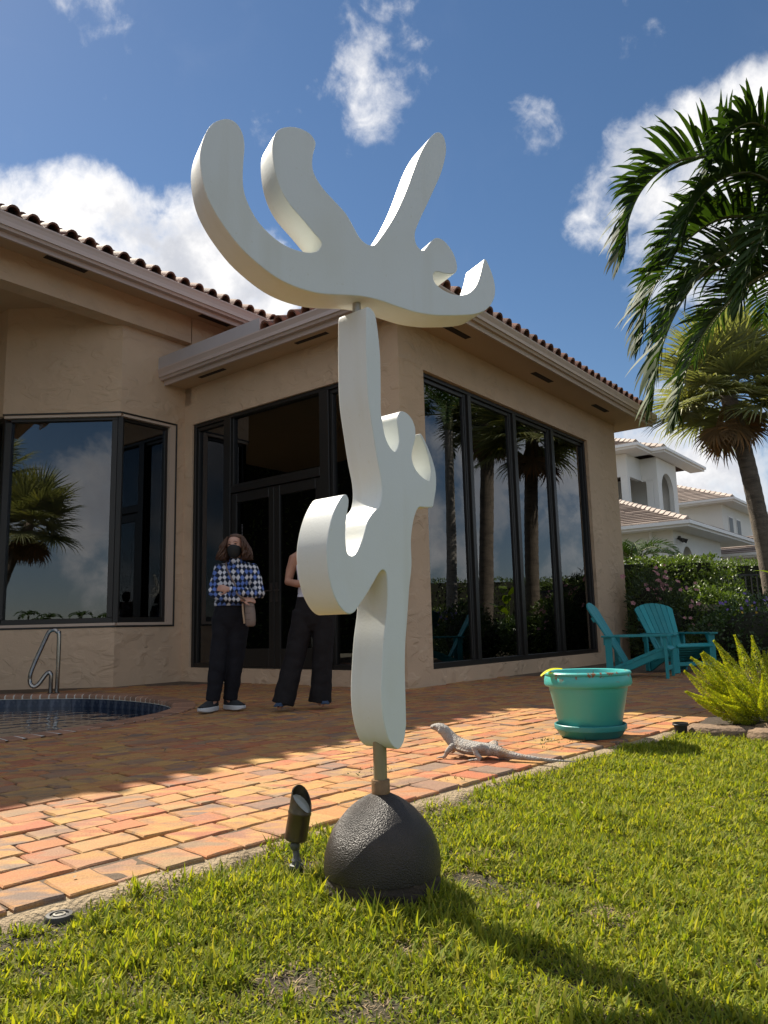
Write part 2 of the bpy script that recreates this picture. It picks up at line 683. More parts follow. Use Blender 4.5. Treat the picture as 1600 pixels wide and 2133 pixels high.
def pool_at(s):
    s = s % cum[-1]
    i = int(np.searchsorted(cum, s, 'right') - 1)
    t = (s - cum[i]) / seg[i]
    a, b = pool_xy[i], pool_xy[(i + 1) % len(pool_xy)]
    p = a + (b - a) * t
    d = (b - a) / np.linalg.norm(b - a)
    return p, d, np.array([d[1], -d[0]])       # point, tangent, right-hand normal


_c0 = pool_xy.mean(0)
_sgn = 1 if np.dot(pool_at(0)[2], pool_at(0)[0] - _c0) > 0 else -1


def pool_out(s):
    p, d, n = pool_at(s)
    return p, d, n * _sgn          # outward normal


pool = thing('pool', None, None, (-4.5, 7.8, 0), kind='structure')
M_grout = material('pale_grout', (.62, .58, .52), .9)
M_cop = material('coping_brick_clay', (.33, .17, .10), .8, .25, 14, .4, 90, objvar=.3, col2=(.2, .13, .1), c2scale=10, c2lo=.5, c2hi=.75)
M_ptile = material('blue_pool_tile', (.024, .034, .062), .2, .6, 16, .05, 30, objvar=.15, col2=(.12, .13, .16), c2scale=9, c2lo=.5, c2hi=.75)
M_plaster = material('pool_plaster', (.34, .72, .76), .7, .1, 2)
M_water = bpy.data.materials.new('pool_water')
M_water.use_nodes = True
_n, _l = M_water.node_tree.nodes, M_water.node_tree.links
_n.remove(_n['Principled BSDF'])
_t = _n.new('ShaderNodeBsdfTransparent')
_t.inputs[0].default_value = (.52, .84, .88, 1)
_g = _n.new('ShaderNodeBsdfGlossy')
_g.inputs['Roughness'].default_value = .03
_f = _n.new('ShaderNodeFresnel')
_f.inputs[0].default_value = 1.2
_m = _n.new('ShaderNodeMixShader')
_nz = _n.new('ShaderNodeTexNoise')
_nz.inputs['Scale'].default_value = 5
_tc = _n.new('ShaderNodeTexCoord')
_l.new(_tc.outputs['Object'], _nz.inputs['Vector'])
_b = _n.new('ShaderNodeBump')
_b.inputs['Strength'].default_value = .35
_b.inputs['Distance'].default_value = .05
_l.new(_nz.outputs[0], _b.inputs['Height'])
_l.new(_b.outputs[0], _g.inputs['Normal'])
_l.new(_f.outputs[0], _m.inputs[0])
_l.new(_t.outputs[0], _m.inputs[1])
_l.new(_g.outputs[0], _m.inputs[2])
_l.new(_m.outputs[0], _n['Material Output'].inputs[0])
WZ = -.155
ns = 160
ring = [pool_out(cum[-1] * i / ns) for i in range(ns)]
tag(MB().quad(*[(p[0], p[1], WZ) for p, d, n in ring]).build('water', M_water, pool), kind='structure')
bs = MB()
bs.v = [(p[0] + n[0] * .02, p[1] + n[1] * .02, -.05) for p, d, n in ring] + [(p[0] - n[0] * .15, p[1] - n[1] * .15, -1.1) for p, d, n in ring]
bs.f = [(i, (i + 1) % ns, ns + (i + 1) % ns, ns + i) for i in range(ns)] + [tuple(range(ns, 2 * ns))]
bs.build('basin', M_plaster, pool)
tl = MB().box(-.0768, .0768, -.006, .006, -.16, -.005).mesh('pool_tile', M_ptile)
n_t = int(cum[-1] / .155)
for i in range(n_t):
    p, d, n = pool_out(cum[-1] * i / n_t)
    o = link('pool_tile', tl, pool)
    o.matrix_basis = Matrix.Translation((p[0], p[1], -.035)) @ Matrix.Rotation(math.atan2(d[1], d[0]), 4, 'Z')
cb = MB()
for k in range(2):
    pass
prof = [(-.03, -.045), (-.036, -.02), (-.03, -.002), (-.015, .010), (.01, .014), (.20, .010), (.206, .003), (.206, -.05)]
for x in (-.050, .050):
    cb.v += [(x, yy, zz) for yy, zz in prof]
kq = len(prof)
cb.f = [tuple(range(kq)), tuple(range(kq, 2 * kq))] + [(i, (i + 1) % kq, kq + (i + 1) % kq, kq + i) for i in range(kq)]
cop_me = cb.mesh('coping_brick', M_cop, 30)
n_c = int(cum[-1] / .123)
gm = MB()
for i in range(n_c):
    s = cum[-1] * i / n_c
    p, d, n = pool_out(s)
    o = link('coping_brick', cop_me, pool)
    x = Vector((d[0], d[1], 0))
    y = Vector((n[0], n[1], 0))
    zz = x.cross(y)
    mt = Matrix((x, y, Vector((0, 0, 1)))).transposed().to_4x4()
    o.matrix_basis = Matrix.Translation((p[0], p[1], random.uniform(-.001, .002))) @ mt
gr = [pool_out(cum[-1] * i / ns) for i in range(ns)]
gm.v = [(p[0] - n[0] * .027, p[1] - n[1] * .027, -.05) for p, d, n in gr] + [(p[0] - n[0] * .027, p[1] - n[1] * .027, -.006) for p, d, n in gr] + [(p[0], p[1], .0105) for p, d, n in gr] + [(p[0] + n[0] * .2, p[1] + n[1] * .2, .006) for p, d, n in gr]
for k in range(3):
    gm.f += [(k * ns + i, k * ns + (i + 1) % ns, (k + 1) * ns + (i + 1) % ns, (k + 1) * ns + i) for i in range(ns)]
gm.build('grout', M_grout, pool)

# ------------------------------------------------------------------ patio of clay-coloured pavers
M_sand = material('joint_sand', (.12, .085, .055), .95, .4, 30, .5, 200)


def paver_material(name, src):
    m = material(name, (.4, .2, .1), .82, 0, 5, spec=.3)
    N, L = m.node_tree.nodes, m.node_tree.links
    p = N['Principled BSDF']
    rnd = N.new('ShaderNodeObjectInfo').outputs['Random'] if src == 'object' else N.new('ShaderNodeNewGeometry').outputs['Random Per Island']
    geo = N.new('ShaderNodeNewGeometry')
    pos = geo.outputs['Position']
    wn = N.new('ShaderNodeTexWhiteNoise')
    wn.noise_dimensions = '1D'
    ml = N.new('ShaderNodeMath')
    ml.operation = 'MULTIPLY'
    L.new(rnd, ml.inputs[0])
    ml.inputs[1].default_value = 913.7
    L.new(ml.outputs[0], wn.inputs['W'])
    sp = N.new('ShaderNodeSeparateColor')
    L.new(wn.outputs['Color'], sp.inputs[0])

    def ramp(fac, cols):
        c = N.new('ShaderNodeValToRGB')
        L.new(fac, c.inputs[0])
        c.color_ramp.interpolation = 'LINEAR'
        e = c.color_ramp.elements
        while len(e) < len(cols):
            e.new(.5)
        for k, (pp, cc) in zip(e, cols):
            k.position = pp
            k.color = (*cc, 1)
        return c.outputs[0]
    A = [(0, (.40, .15, .09)), (.22, (.44, .205, .105)), (.42, (.46, .26, .11)), (.6, (.48, .315, .12)), (.78, (.42, .23, .14)), (.92, (.24, .17, .14)), (1, (.19, .15, .14))]
    B = [(0, (.42, .27, .11)), (.3, (.36, .15, .085)), (.55, (.44, .30, .12)), (.8, (.23, .18, .16)), (1, (.40, .16, .09))]
    ca, cb_ = ramp(sp.outputs[0], A), ramp(sp.outputs[1], B)

    def noise(scale, det, st=None, off=None):
        mp = N.new('ShaderNodeMapping')
        L.new(pos, mp.inputs[0])
        mp.inputs['Rotation'].default_value = (0, 0, PAZ - math.pi / 2)
        if st:
            mp.inputs['Scale'].default_value = st
        if off:
            L.new(off, mp.inputs['Location'])
        n = N.new('ShaderNodeTexNoise')
        L.new(mp.outputs[0], n.inputs['Vector'])
        n.inputs['Scale'].default_value = scale
        n.inputs['Detail'].default_value = det
        return n.outputs[0]

    def mr(v, a, b, lo=0, hi=1):
        n = N.new('ShaderNodeMapRange')
        L.new(v, n.inputs[0])
        n.inputs[1].default_value = a
        n.inputs[2].default_value = b
        n.inputs[3].default_value = lo
        n.inputs[4].default_value = hi
        return n.outputs[0]

    def mix(f, a, b, mode='MIX'):
        n = N.new('ShaderNodeMixRGB')
        n.blend_type = mode
        for i, s in enumerate((f, a, b)):
            if isinstance(s, tuple):
                n.inputs[i].default_value = s
            elif isinstance(s, (int, float)):
                n.inputs[i].default_value = s
            else:
                L.new(s, n.inputs[i])
        return n.outputs[0]
    c = mix(mr(noise(7.5, 5, (.6, 1.7, 1)), .44, .58), ca, cb_)
    c = mix(mr(noise(9, 5, (.8, 1.5, 1)), .54, .72, 0, .7), c, (.17, .145, .13, 1))
    c = mix(mr(noise(160, 3), .3, .7, 0, 1), mix(1, c, (.78, .76, .74, 1), 'MULTIPLY'), mix(1, c, (1.16, 1.16, 1.14, 1), 'MULTIPLY'))
    c = mix(mr(noise(.9, 5), .5, .75, 0, .35), c, (.16, .11, .08, 1))
    c = mix(1, c, (1.0, .90, .76, 1), 'MULTIPLY')
    L.new(c, p.inputs['Base Color'])
    b = N.new('ShaderNodeBump')
    b.inputs['Strength'].default_value = .5
    b.inputs['Distance'].default_value = .004
    ad = N.new('ShaderNodeMath')
    L.new(noise(170, 4), ad.inputs[0])
    L.new(noise(30, 4), ad.inputs[1])
    L.new(ad.outputs[0], b.inputs['Height'])
    L.new(b.outputs[0], p.inputs['Normal'])
    return m


M_pav_o = paver_material('paver_clay', 'object')
M_pav_i = paver_material('paver_clay_field', 'island')


def paver_shape(lx, ly, rnd, th=.06):
    """a tumbled paver: wavy outline, rounded top edge, base at -th"""
    n_x, n_y = (4, 3) if lx > .19 else (3, 3)
    hx, hy = lx / 2 - .0006, ly / 2 - .0006
    per = []
    for i in range(n_x):
        per.append((-hx + 2 * hx * i / n_x, -hy))
    for i in range(n_y):
        per.append((hx, -hy + 2 * hy * i / n_y))
    for i in range(n_x):
        per.append((hx - 2 * hx * i / n_x, hy))
    for i in range(n_y):
        per.append((-hx, hy - 2 * hy * i / n_y))
    w = [(x - abs(rnd.gauss(0, .0032)) * (1 if x > 0 else -1), y - abs(rnd.gauss(0, .0032)) * (1 if y > 0 else -1)) for x, y in per]
    k = len(w)
    base = [(x, y, -th) for x, y in w]
    e1 = [(x, y, -.0055 + rnd.gauss(0, .0012)) for x, y in w]
    e2 = [(x * (1 - .0055 / abs(hx)), y * (1 - .0055 / abs(hy)), .0 + rnd.gauss(0, .0009)) for x, y in w]
    vs = base + e1 + e2 + [(0, 0, .0005)]
    fs = []
    for q in range(2):
        fs += [(q * k + i, q * k + (i + 1) % k, (q + 1) * k + (i + 1) % k, (q + 1) * k + i) for i in range(k)]
    fs += [(2 * k + i, 2 * k + (i + 1) % k, 3 * k) for i in range(k)]
    return vs, fs


prn = random.Random(5)
patio = thing('patio', None, None, tuple(PV(0, 2)), kind='structure')
sizes = {'long': (.232, .154), 'square': (.154, .154), 'edge': (.157, .20), 'half': (.232, .116)}
pav_mesh = {}
for k, (lx, ly) in sizes.items():
    pav_mesh[k] = []
    for q in range(6):
        vs, fs = paver_shape(lx, ly, prn)
        pav_mesh[k].append(MB().add(vs, fs).mesh('paver', M_pav_o, 24))

pavers = []       # (s, t, kind)
s = -7.0
while s < 13:     # border laid across the edge
    pavers.append((s, .10 + .012 * math.sin(s * 1.3) + prn.gauss(0, .004), 'edge'))
    s += .159
t = .203
row = 0
while t < 11.5:
    kind = prn.choice(['row', 'row', 'row', 'thin']) if row else 'row'
    hgt = .156 if kind == 'row' else .118
    s = -7.2 - prn.random() * .2
    while s < 13.5:
        if kind == 'row':
            k = 'long' if prn.random() < .62 else 'square'
        else:
            k = 'half'
        lx = sizes[k][0]
        pavers.append((s + lx / 2, t + hgt / 2, k))
        s += lx + .003
    t += hgt
    row += 1


def patio_ok(x, y, m=.0):
    q = Vector((x, y, 0)) - HK
    a, b = q.dot(HU), q.dot(HV)
    if a > -m and -.02 < b < 4.7 and a < 7.6:
        return False
    if a > 7.56 and b > 1.5:
        return False
    if b > 4.54 or y > 11.40:
        return False
    for dx, dy in ((0, 0),):
        if in_poly(x + dx, y + dy, pool_xy):
            return False
    return True


def cam_pix(p):
    q = np.array(p) - np.array([0, 0, CAM_H])
    z = q @ _f0
    return (800 + CAM_F * (q @ _r) / z, 1066.5 - CAM_F * (q @ _u) / z) if z > .2 else (-9999, 0)


allp = []
for s, t, k in pavers:
    p = PV(s, t)
    if not patio_ok(p.x, p.y):
        continue
    # keep off the coping
    dmin = np.min((pool_xy[::6, 0] - p.x) ** 2 + (pool_xy[::6, 1] - p.y) ** 2)
    if dmin < .175 ** 2:
        continue
    if ((p.x - 3.2) / 1.0) ** 2 + ((p.y - 5.75) / .70) ** 2 < .8:     # the planting bed by the lawn
        continue
    allp.append((s, t, k, p))
vis = sorted([(p.length, i) for i, (s, t, k, p) in enumerate(allp) if -60 < cam_pix(p)[0] < 1660 and cam_pix(p)[1] < 2200])
near = {i for _, i in vis[:300]}
fld = MB()
for i, (s, t, k, p) in enumerate(allp):
    rz = math.pi / 2 - PAZ + prn.gauss(0, .013)
    mt = Matrix.Translation((p.x + prn.gauss(0, .002), p.y + prn.gauss(0, .002), prn.gauss(0, .0022) + .004 * mnoise.noise(Vector((p.x * 1.1, p.y * 1.1, 0))))) @ Matrix.Rotation(rz, 4, 'Z') @ Matrix.Rotation(prn.gauss(0, .008), 4, 'X') @ Matrix.Rotation(prn.gauss(0, .006), 4, 'Y')
    me = prn.choice(pav_mesh[k])
    if i in near:
        o = link('paver', me, patio)
        o.matrix_basis = mt
    else:
        fld.add([mt @ v.co for v in me.vertices], [tuple(q.vertices) for q in me.polygons])
o = fld.build('paver_field', M_pav_i, patio, smooth=24)
o['kind'] = 'stuff'
# sand bed under the joints (cut round the pool) and the mortar haunch along the edge
bed = MB()
gs = .25
for i in range(int(-7.4 / gs), int(13.6 / gs)):
    for j in range(0, int(11.6 / gs)):
        c = PV((i + .5) * gs, (j + .5) * gs + .02)
        if in_poly(c.x, c.y, pool_xy):
            d2 = np.min((pool_xy[::6, 0] - c.x) ** 2 + (pool_xy[::6, 1] - c.y) ** 2)
            if d2 > .03:
                continue
        if np.min((pool_xy[::6, 0] - c.x) ** 2 + (pool_xy[::6, 1] - c.y) ** 2) < .2 ** 2:
            continue
        bed.quad(*[tuple(PV(i * gs + x, j * gs + y + .02, -.009)) for x, y in ((0, 0), (gs, 0), (gs, gs), (0, gs))])
bed.build('sand_bed', M_sand, patio)
M_mortar = material('sandy_mortar', (.34, .26, .16), .95, .25, 12, .8, 70, col2=(.20, .15, .09), c2scale=6, c2lo=.5, c2hi=.7)
mo = MB()
k = 0
ss = np.arange(-7, 13, .06)
for i, s in enumerate(ss):
    wv = .09 + .05 * mnoise.noise(Vector((s * 3, 0, 0)))
    for e, z in ((-.06, -.012), (wv * .5, -.017 + .006 * mnoise.noise(Vector((s * 7, 1, 0)))), (wv, -.038), (wv + .03, -.1)):
        mo.v.append(tuple(PV(s, -e, z)))
for i in range(len(ss) - 1):
    for j in range(3):
        a = i * 4 + j
        mo.f.append((a, a + 1, a + 5, a + 4))
mo.build('mortar_edge', M_mortar, patio, smooth=60)
# ------------------------------------------------------------------ the house
house = thing('house', 'tan stucco house with tall dark windows and clay tile eaves behind the pool', 'house', tuple(H(0, 0, 0)))


def hb(mb, a0, a1, b0, b1, z0, z1):
    return mb.box(a0, a1, b0, b1, z0, z1, fn=H)


SZ, LSZ = 4.87, 6.12             # soffits of the low and of the tall wing
WIN = (.57, 6.10, .20, 4.285)    # window of the garden side: a0 a1 z0 z1
DOOR = (.50, 4.355, .21, 4.215)  # glazed front: b0 b1 z0 z1
CB = 4.56                        # plane of the chamfer wall
CA = -1.22                       # corner of the bay
m = MB()
hb(m, 0, WIN[0], 0, .22, -.1, SZ + .02)
hb(m, WIN[1], 7.56, 0, .22, -.1, SZ + .02)
hb(m, WIN[0], WIN[1], 0, .22, WIN[3], SZ + .02)
hb(m, WIN[0], WIN[1], 0, .22, -.1, WIN[2])
m.build('wall', M_stucco, house)
m = MB()
hb(m, 0, .22, .22, DOOR[0], -.1, SZ + .02)
hb(m, 0, .22, DOOR[1], CB, -.1, SZ + .02)
hb(m, 0, .22, DOOR[0], DOOR[1], DOOR[3], SZ + .02)
hb(m, 0, .22, DOOR[0], DOOR[1], -.1, DOOR[2])
m.build('wall', M_stucco, house)
# far end and back
m = MB()
hb(m, 7.34, 7.56, .22, 9, -.1, SZ + .02)
hb(m, .5, 7.34, 8.78, 9, -.1, SZ + .02)
m.build('wall', M_stucco, house)
# bay: chamfer wall and front wall, with one window wrapping the corner
BZ0, BZ1 = .90, 4.20
corner = H(CA, CB, 0)
BY = corner.y
BX0 = -5.95                      # left corner of the bay
m = MB()
ac0, ac1 = CA, -.185
hb(m, ac1, 0, CB, CB + .22, -.1, 6.0)
hb(m, ac0 + .0, ac1, CB, CB + .22, -.1, BZ0)
hb(m, ac0 + .0, ac1, CB, CB + .22, BZ1, 6.0)
m.build('wall', M_stucco, house)
m = MB()
m.box(BX0, corner.x, BY, BY + .22, -.1, BZ0)
m.build('wall', M_stucco, house)
m = MB()
m.box(BX0, corner.x, BY, BY + .22, BZ1, 6.0)
m.build('wall', M_stucco, house)
m = MB()
lc = Vector((BX0, BY, 0))


def LV(s, d, z):                 # wall that turns away at the bay's left corner
    return lc + HV * s - HU * (-d) + Vector((0, 0, z))


m.box(0, 5, 0, .22, -.1, BZ0, fn=LV)
m.box(0, 5, 0, .22, BZ1, 6.0, fn=LV)
m.box(2.2, 5, 0, .22, BZ0, BZ1, fn=LV)
m.build('wall', M_stucco, house)
# upper wall of the tall wing beyond the low roof, beam along its eave
m = MB()
hb(m, .0, 9, 4.40, 4.62, SZ - .3, LSZ + .02)
m.build('wall', M_stucco, house)
m = MB()
hb(m, -9.5, -.02, 4.40, 4.70, 5.66, LSZ + .02)
m.build('beam', M_stucco, house)
m = MB()
hb(m, -9.5, 0, 4.70, 12, 5.98, 6.1)
m.build('soffit', M_soffit, house)
# soffits
m = MB()
hb(m, -9.6, 9, 3.90, 4.398, LSZ, LSZ + .03)
m.build('soffit', M_soffit, house)
m = MB()
c8 = 8.15
m.hexa([H(-.40, -.60, SZ), H(c8, -.60, SZ), H(c8, -.002, SZ), H(-.002, -.002, SZ), H(-.40, -.60, SZ + .03), H(c8, -.60, SZ + .03), H(c8, -.002, SZ + .03), H(-.002, -.002, SZ + .03)])
m.hexa([H(-.40, CB - .01, SZ), H(-.40, -.597, SZ), H(-.002, .001, SZ), H(-.002, CB - .01, SZ), H(-.40, CB - .01, SZ + .03), H(-.40, -.597, SZ + .03), H(-.002, .001, SZ + .03), H(-.002, CB - .01, SZ + .03)])
hb(m, 7.562, c8, .0, 9, SZ, SZ + .03)
m.build('soffit', M_soffit, house)
# soffit vents
vent = lambda a0, a1, b0, b1, z: hb(MB(), a0, a1, b0, b1, z - .006, z + .004).build('soffit_vent', M_vent, house)
for a in (.62, 3.29, 5.75):
    vent(a, a + .66, -.37, -.27, SZ)
for b in (1.05, 3.25):
    vent(-.27, -.20, b, b + .62, SZ)
for a in (-2.72, .0, -5.4):
    vent(a, a + .63, 4.13, 4.25, LSZ)


def gutter(p_in, p_out, z, ends, wdt, hgt, name='gutter'):
    """ogee-faced trough: profile across (outward d, z) between two house points"""
    A, B, out = ends
    pr = [(0, -.05), (0, .24), (.02, .24), (.02, .06), (wdt - .012, .06), (wdt - .012, hgt), (wdt + .012, hgt), (wdt + .012, hgt - .02), (wdt, hgt - .05), (wdt - .02, .09), (wdt - .045, .035), (wdt - .05, .02), (.035, .02), (.03, -.05)]
    mb = MB()
    A, B, out = Vector(A), Vector(B), Vector(out)
    n = len(pr)
    mb.v = [tuple(P + out * d * (1) + Vector((0, 0, z + zz))) for P in (A, B) for d, zz in pr]
    mb.f = [tuple(range(n)), tuple(range(n, 2 * n))] + [(i, (i + 1) % n, n + (i + 1) % n, n + i) for i in range(n)]
    return mb


gutter(0, 0, SZ + .02, (H(-.4, -.60, 0), H(c8, -.60, 0), -HV), .13, .19).build('gutter', M_trim, house)
g2 = gutter(0, 0, SZ + .02, (H(-.40, CB + .15, 0), H(-.40, -.60, 0), -HU), .15, .20)
g2.build('gutter', M_gutter, house)
# mitre block where the two gutters meet
hb(MB(), -.555, -.40, -.735, -.601, SZ + .04, SZ + .205).build('gutter_corner', M_trim, house)
gutter(0, 0, LSZ - .08, (H(-9.6, 3.90, 0), H(2.2, 3.90, 0), -HV), .17, .23).build('gutter', M_gutter, house)
hb(MB(), -.548, -.530, 2.1, CB + .15, SZ + .222, SZ + .42).build('flashing', M_flash, house)
hb(MB(), -.53, -.02, CB + .13, CB + .15, SZ + .0, SZ + .42).build('flashing', M_flash, house)

# roof slopes under the tiles
TP = .42                          # slope
zr = SZ + .25
roof = MB()
pk = H(3.87, 4.2, zr + TP * 4.9)
roof.quad(H(-.46, -.62, zr), H(c8, -.62, zr), pk)
roof.quad(H(-.46, 9, zr), H(-.46, -.62, zr), pk, H(3.87, 9, zr + TP * 4.33))
roof.quad(H(c8, -.62, zr), H(c8, 9, zr), H(3.87, 9, zr + TP * 4.33), pk)
zl = LSZ + .20
roof.quad(H(-9.6, 3.86, zl), H(9, 3.86, zl), H(9, 9, zl + .42 * 5.1), H(-9.6, 9, zl + .42 * 5.1))
roof.quad(H(-9.6, 9, zl + .42 * 5.1), H(9, 9, zl + .42 * 5.1), H(9, 14.2, zl), H(-9.6, 14.2, zl))
roof_o = roof.build('roof', M_tile, house)
# clay S-tiles, three courses up from each eave
tm = MB()
TS = .275
prof_o, prof_i = [], []
for k in range(9):                # barrel
    t = math.pi * k / 8
    prof_o.append((-.095 * math.cos(t) - .04, .02 + .105 * math.sin(t)))
    prof_i.append((-.080 * math.cos(t) - .04, .008 + .090 * math.sin(t)))
prof_o += [(.10, .0), (.140, .02)]
prof_i += [(.10, -.014), (.140, .004)]
L_t = .44
npf = len(prof_o)
for y, tp in ((0, 1.0), (L_t, .9)):
    for x, z in prof_o:
        tm.v.append((x * tp, y, z - y * .0))
    for x, z in prof_i:
        tm.v.append((x * tp, y, z))
for k in range(npf - 1):
    o2 = 2 * npf
    tm.f += [(k, k + 1, o2 + k + 1, o2 + k), (npf + k, o2 + npf + k, o2 + npf + k + 1, npf + k + 1), (k, npf + k, npf + k + 1, k + 1)]
tm.f += [(0, 2 * npf, 3 * npf, npf), (npf - 1, 2 * npf - 1, 4 * npf - 1, 3 * npf - 1)]
tile_me = tm.mesh('roof_tile', M_tile, 50)
tr = random.Random(3)


def tiles(A, along, up, n, courses, z, cut0=0, cut1=0):
    al, upv = Vector(along), Vector(up)
    th = math.atan(TP)
    sl = upv * math.cos(th) + Vector((0, 0, math.sin(th)))
    nm = al.cross(sl)
    for c in range(courses):
        for i in range(n):
            if (cut0 and TS * i < c * .36 - .05) or (cut1 and TS * (n - 1 - i) < c * .36 - .05):
                continue
            p = Vector(A) + al * (TS * (i + .5)) + sl * (c * .36) + Vector((0, 0, z + .03 * 1 + c * .012 + tr.gauss(0, .004)))
            mt = Matrix((al, sl, nm)).transposed().to_4x4()
            o = link('roof_tile', tile_me, roof_o)
            o.matrix_basis = Matrix.Translation(p) @ mt @ Matrix.Rotation(tr.gauss(0, .02), 4, 'Z') @ Matrix.Rotation(-.05 + tr.gauss(0, .012), 4, 'X') @ Matrix.Rotation(tr.gauss(0, .02), 4, 'Y')


tiles(H(-.50, -.70, 0), HU, HV, 31, 3, zr - .05, 1, 1)
tiles(H(-.52, 2.10, 0), -HV, HU, 10, 3, zr - .05, 0, 1)
tiles(H(-4.6, 3.74, 0), HU, HV, 24, 3, zl - .07)
# hip cap
hm = MB()
for k in range(4):
    q = .05 + k * .36
    p = Vector(H(-.50 + q * .66, -.66 + q * .74, zr + .06 + q * .30))
    q2 = q + .42
    p2 = Vector(H(-.50 + q2 * .66, -.66 + q2 * .74, zr + .09 + q2 * .30))
    hm.tube([p, p2], [.11, .09], 10)
hm.build('hip_cap', M_tile, roof_o, smooth=50)


# ------------------------------------------------------------------ windows
def window(name, fr_bars, panes, fn, label=None, pane_off=.05):
    """bars: boxes (x0 x1 y0 y1 z0 z1) in the wall's frame; one frame mesh per bar"""
    w = fr_bars(MB()).build(name, M_frame, house, bevel=.004, seg=1)
    for x0, x1, z0, z1 in panes:
        MB().box(x0, x1, pane_off, pane_off + .012, z0, z1, fn=fn).build('pane', M_glass, w)
    return w


# garden side: four tall panes
fw = lambda x, y, z: H(x, y, z)
a0, a1, z0, z1 = WIN


def bars_r(mb):
    ms = [(1.735, 1.885), (3.12, 3.30), (4.53, 4.71)]
    mb.box(a0 + .002, a0 + .05, .06, .17, z0, z1 - .06, fn=fw)
    mb.box(a1 - .06, a1 - .002, .06, .17, z0, z1 - .06, fn=fw)
    mb.box(a0 + .002, a1 - .002, .06, .17, z1 - .06, z1 - .002, fn=fw)
    mb.box(a0 + .052, a1 - .062, .06, .17, z0 + .002, z0 + .075, fn=fw)
    for l, r in ms:
        mb.box(l, l + (r - l) * .42, .085, .17, z0 + .076, z1 - .062, fn=fw)
        mb.box(l + (r - l) * .42 + .001, r, .05, .17, z0 + .076, z1 - .062, fn=fw)
    ed = [a0 + .05, 1.735, 1.885, 3.12, 3.30, 4.53, 4.71, a1 - .06]
    for i in range(4):                 # inner sash lines
        l, r = ed[2 * i] + .001, ed[2 * i + 1] - .001
        mb.box(l, r, .095, .16, z1 - .12, z1 - .063, fn=fw)
        mb.box(l, l + .028, .095, .16, z0 + .077, z1 - .121, fn=fw)
        mb.box(r - .028, r, .095, .16, z0 + .077, z1 - .121, fn=fw)
    return mb


window('window', bars_r, [(a0 + .075, 1.71, z0 + .07, z1 - .11), (1.91, 3.095, z0 + .07, z1 - .11), (3.325, 4.505, z0 + .07, z1 - .11), (4.735, a1 - .085, z0 + .07, z1 - .11)], fw, pane_off=.12)

# glazed front with a double door
fd = lambda x, y, z: H(y, x, z)        # x along b, y into the wall
b0, b1, dz0, dz1 = DOOR


def bars_d(mb):
    mb.box(b1 - .06, b1 - .002, .03, .16, dz0, dz1, fn=fd)
    mb.box(b0 + .002, b0 + .06, .03, .16, dz0, dz1, fn=fd)
    mb.box(b0 + .061, b1 - .061, .03, .16, dz1 - .06, dz1 - .002, fn=fd)
    for l, r in ((3.41, 3.575), (1.29, 1.47)):
        mb.box(l, r, .02, .17, dz0, dz1 - .061, fn=fd)
    mb.box(1.471, 3.409, .02, .17, 2.92, 3.03, fn=fd)
    for l, r in ((3.576, b1 - .061), (b0 + .061, 1.289)):
        mb.box(l, r, .04, .15, dz0 + .002, dz0 + .07, fn=fd)
        mb.box(l, r, .06, .14, dz1 - .12, dz1 - .062, fn=fd)
        mb.box(l, l + .03, .06, .14, dz0 + .072, dz1 - .122, fn=fd)
        mb.box(r - .05, r, .06, .14, dz0 + .072, dz1 - .122, fn=fd)
    mb.box(1.471, 1.50, .06, .14, 3.031, dz1 - .062, fn=fd)
    mb.box(3.38, 3.409, .06, .14, 3.031, dz1 - .062, fn=fd)
    mb.box(1.501, 3.379, .06, .14, 3.031, 3.065, fn=fd)
    return mb


wd = window('window', bars_d, [(3.60, b1 - .09, dz0 + .06, dz1 - .11), (b0 + .09, 1.265, dz0 + .06, dz1 - .11), (1.495, 3.385, 3.06, dz1 - .055)], fd, pane_off=.10)
MB().box(3.62, b1 - .10, .135, .139, 2.56, dz1 - .12, fn=fd).build('roller_shade', M_shade, wd)
MB().box(1.51, 3.37, .135, .139, 3.07, dz1 - .07, fn=fd).build('roller_shade', M_shade, wd)


def door_leaf(l, r, hinge_left):
    mb = MB()
    t = .115
    mb.box(l, l + t, .05, .10, dz0 + .01, 2.91, fn=fd)
    mb.box(r - t, r, .05, .10, dz0 + .01, 2.91, fn=fd)
    mb.box(l + t + .001, r - t - .001, .05, .10, 2.76, 2.91, fn=fd)
    mb.box(l + t + .001, r - t - .001, .05, .10, dz0 + .01, dz0 + .29, fn=fd)
    d = mb.build('door', M_frame, house, bevel=.004, seg=1)
    MB().box(l + t - .01, r - t + .01, .07, .08, dz0 + .28, 2.77, fn=fd).build('pane', M_glass, d)
    MB().box(l + t + .02, r - t - .02, .10, .104, 2.40, 2.755, fn=fd).build('roller_shade', M_shade, d)
    ch = MB()
    xx = l + t + .12 if not hinge_left else r - t - .12
    for k in range(26):
        ch.blob(fd(xx, .066, 2.40 - k * .022), .005, 5, 4)
    ch.build('bead_chain', M_bead, d)
    hx = l + .05 if hinge_left else r - .05
    hm_ = MB().box(hx - .018, hx + .018, .038, .05, 1.18, 1.46, fn=fd)
    hm_.tube([fd(hx, .04, 1.34), fd(hx, -.01, 1.34)], .010, 8)
    s_ = 1 if hinge_left else -1
    hm_.tube([fd(hx, -.01, 1.34), fd(hx + s_ * .11, -.012, 1.34)], .009, 8)
    hm_.build('handle', M_chrome_dk, d)


M_chrome_dk = material('dark_bronze_handle', (.12, .10, .09), .35, metal=.8)
door_leaf(1.473, 2.435, False)
door_leaf(2.445, 3.407, True)

# bay window round the corner
fc = lambda x, y, z: H(x, CB + y, z)
ff = lambda x, y, z: Vector((x, BY + y, z))


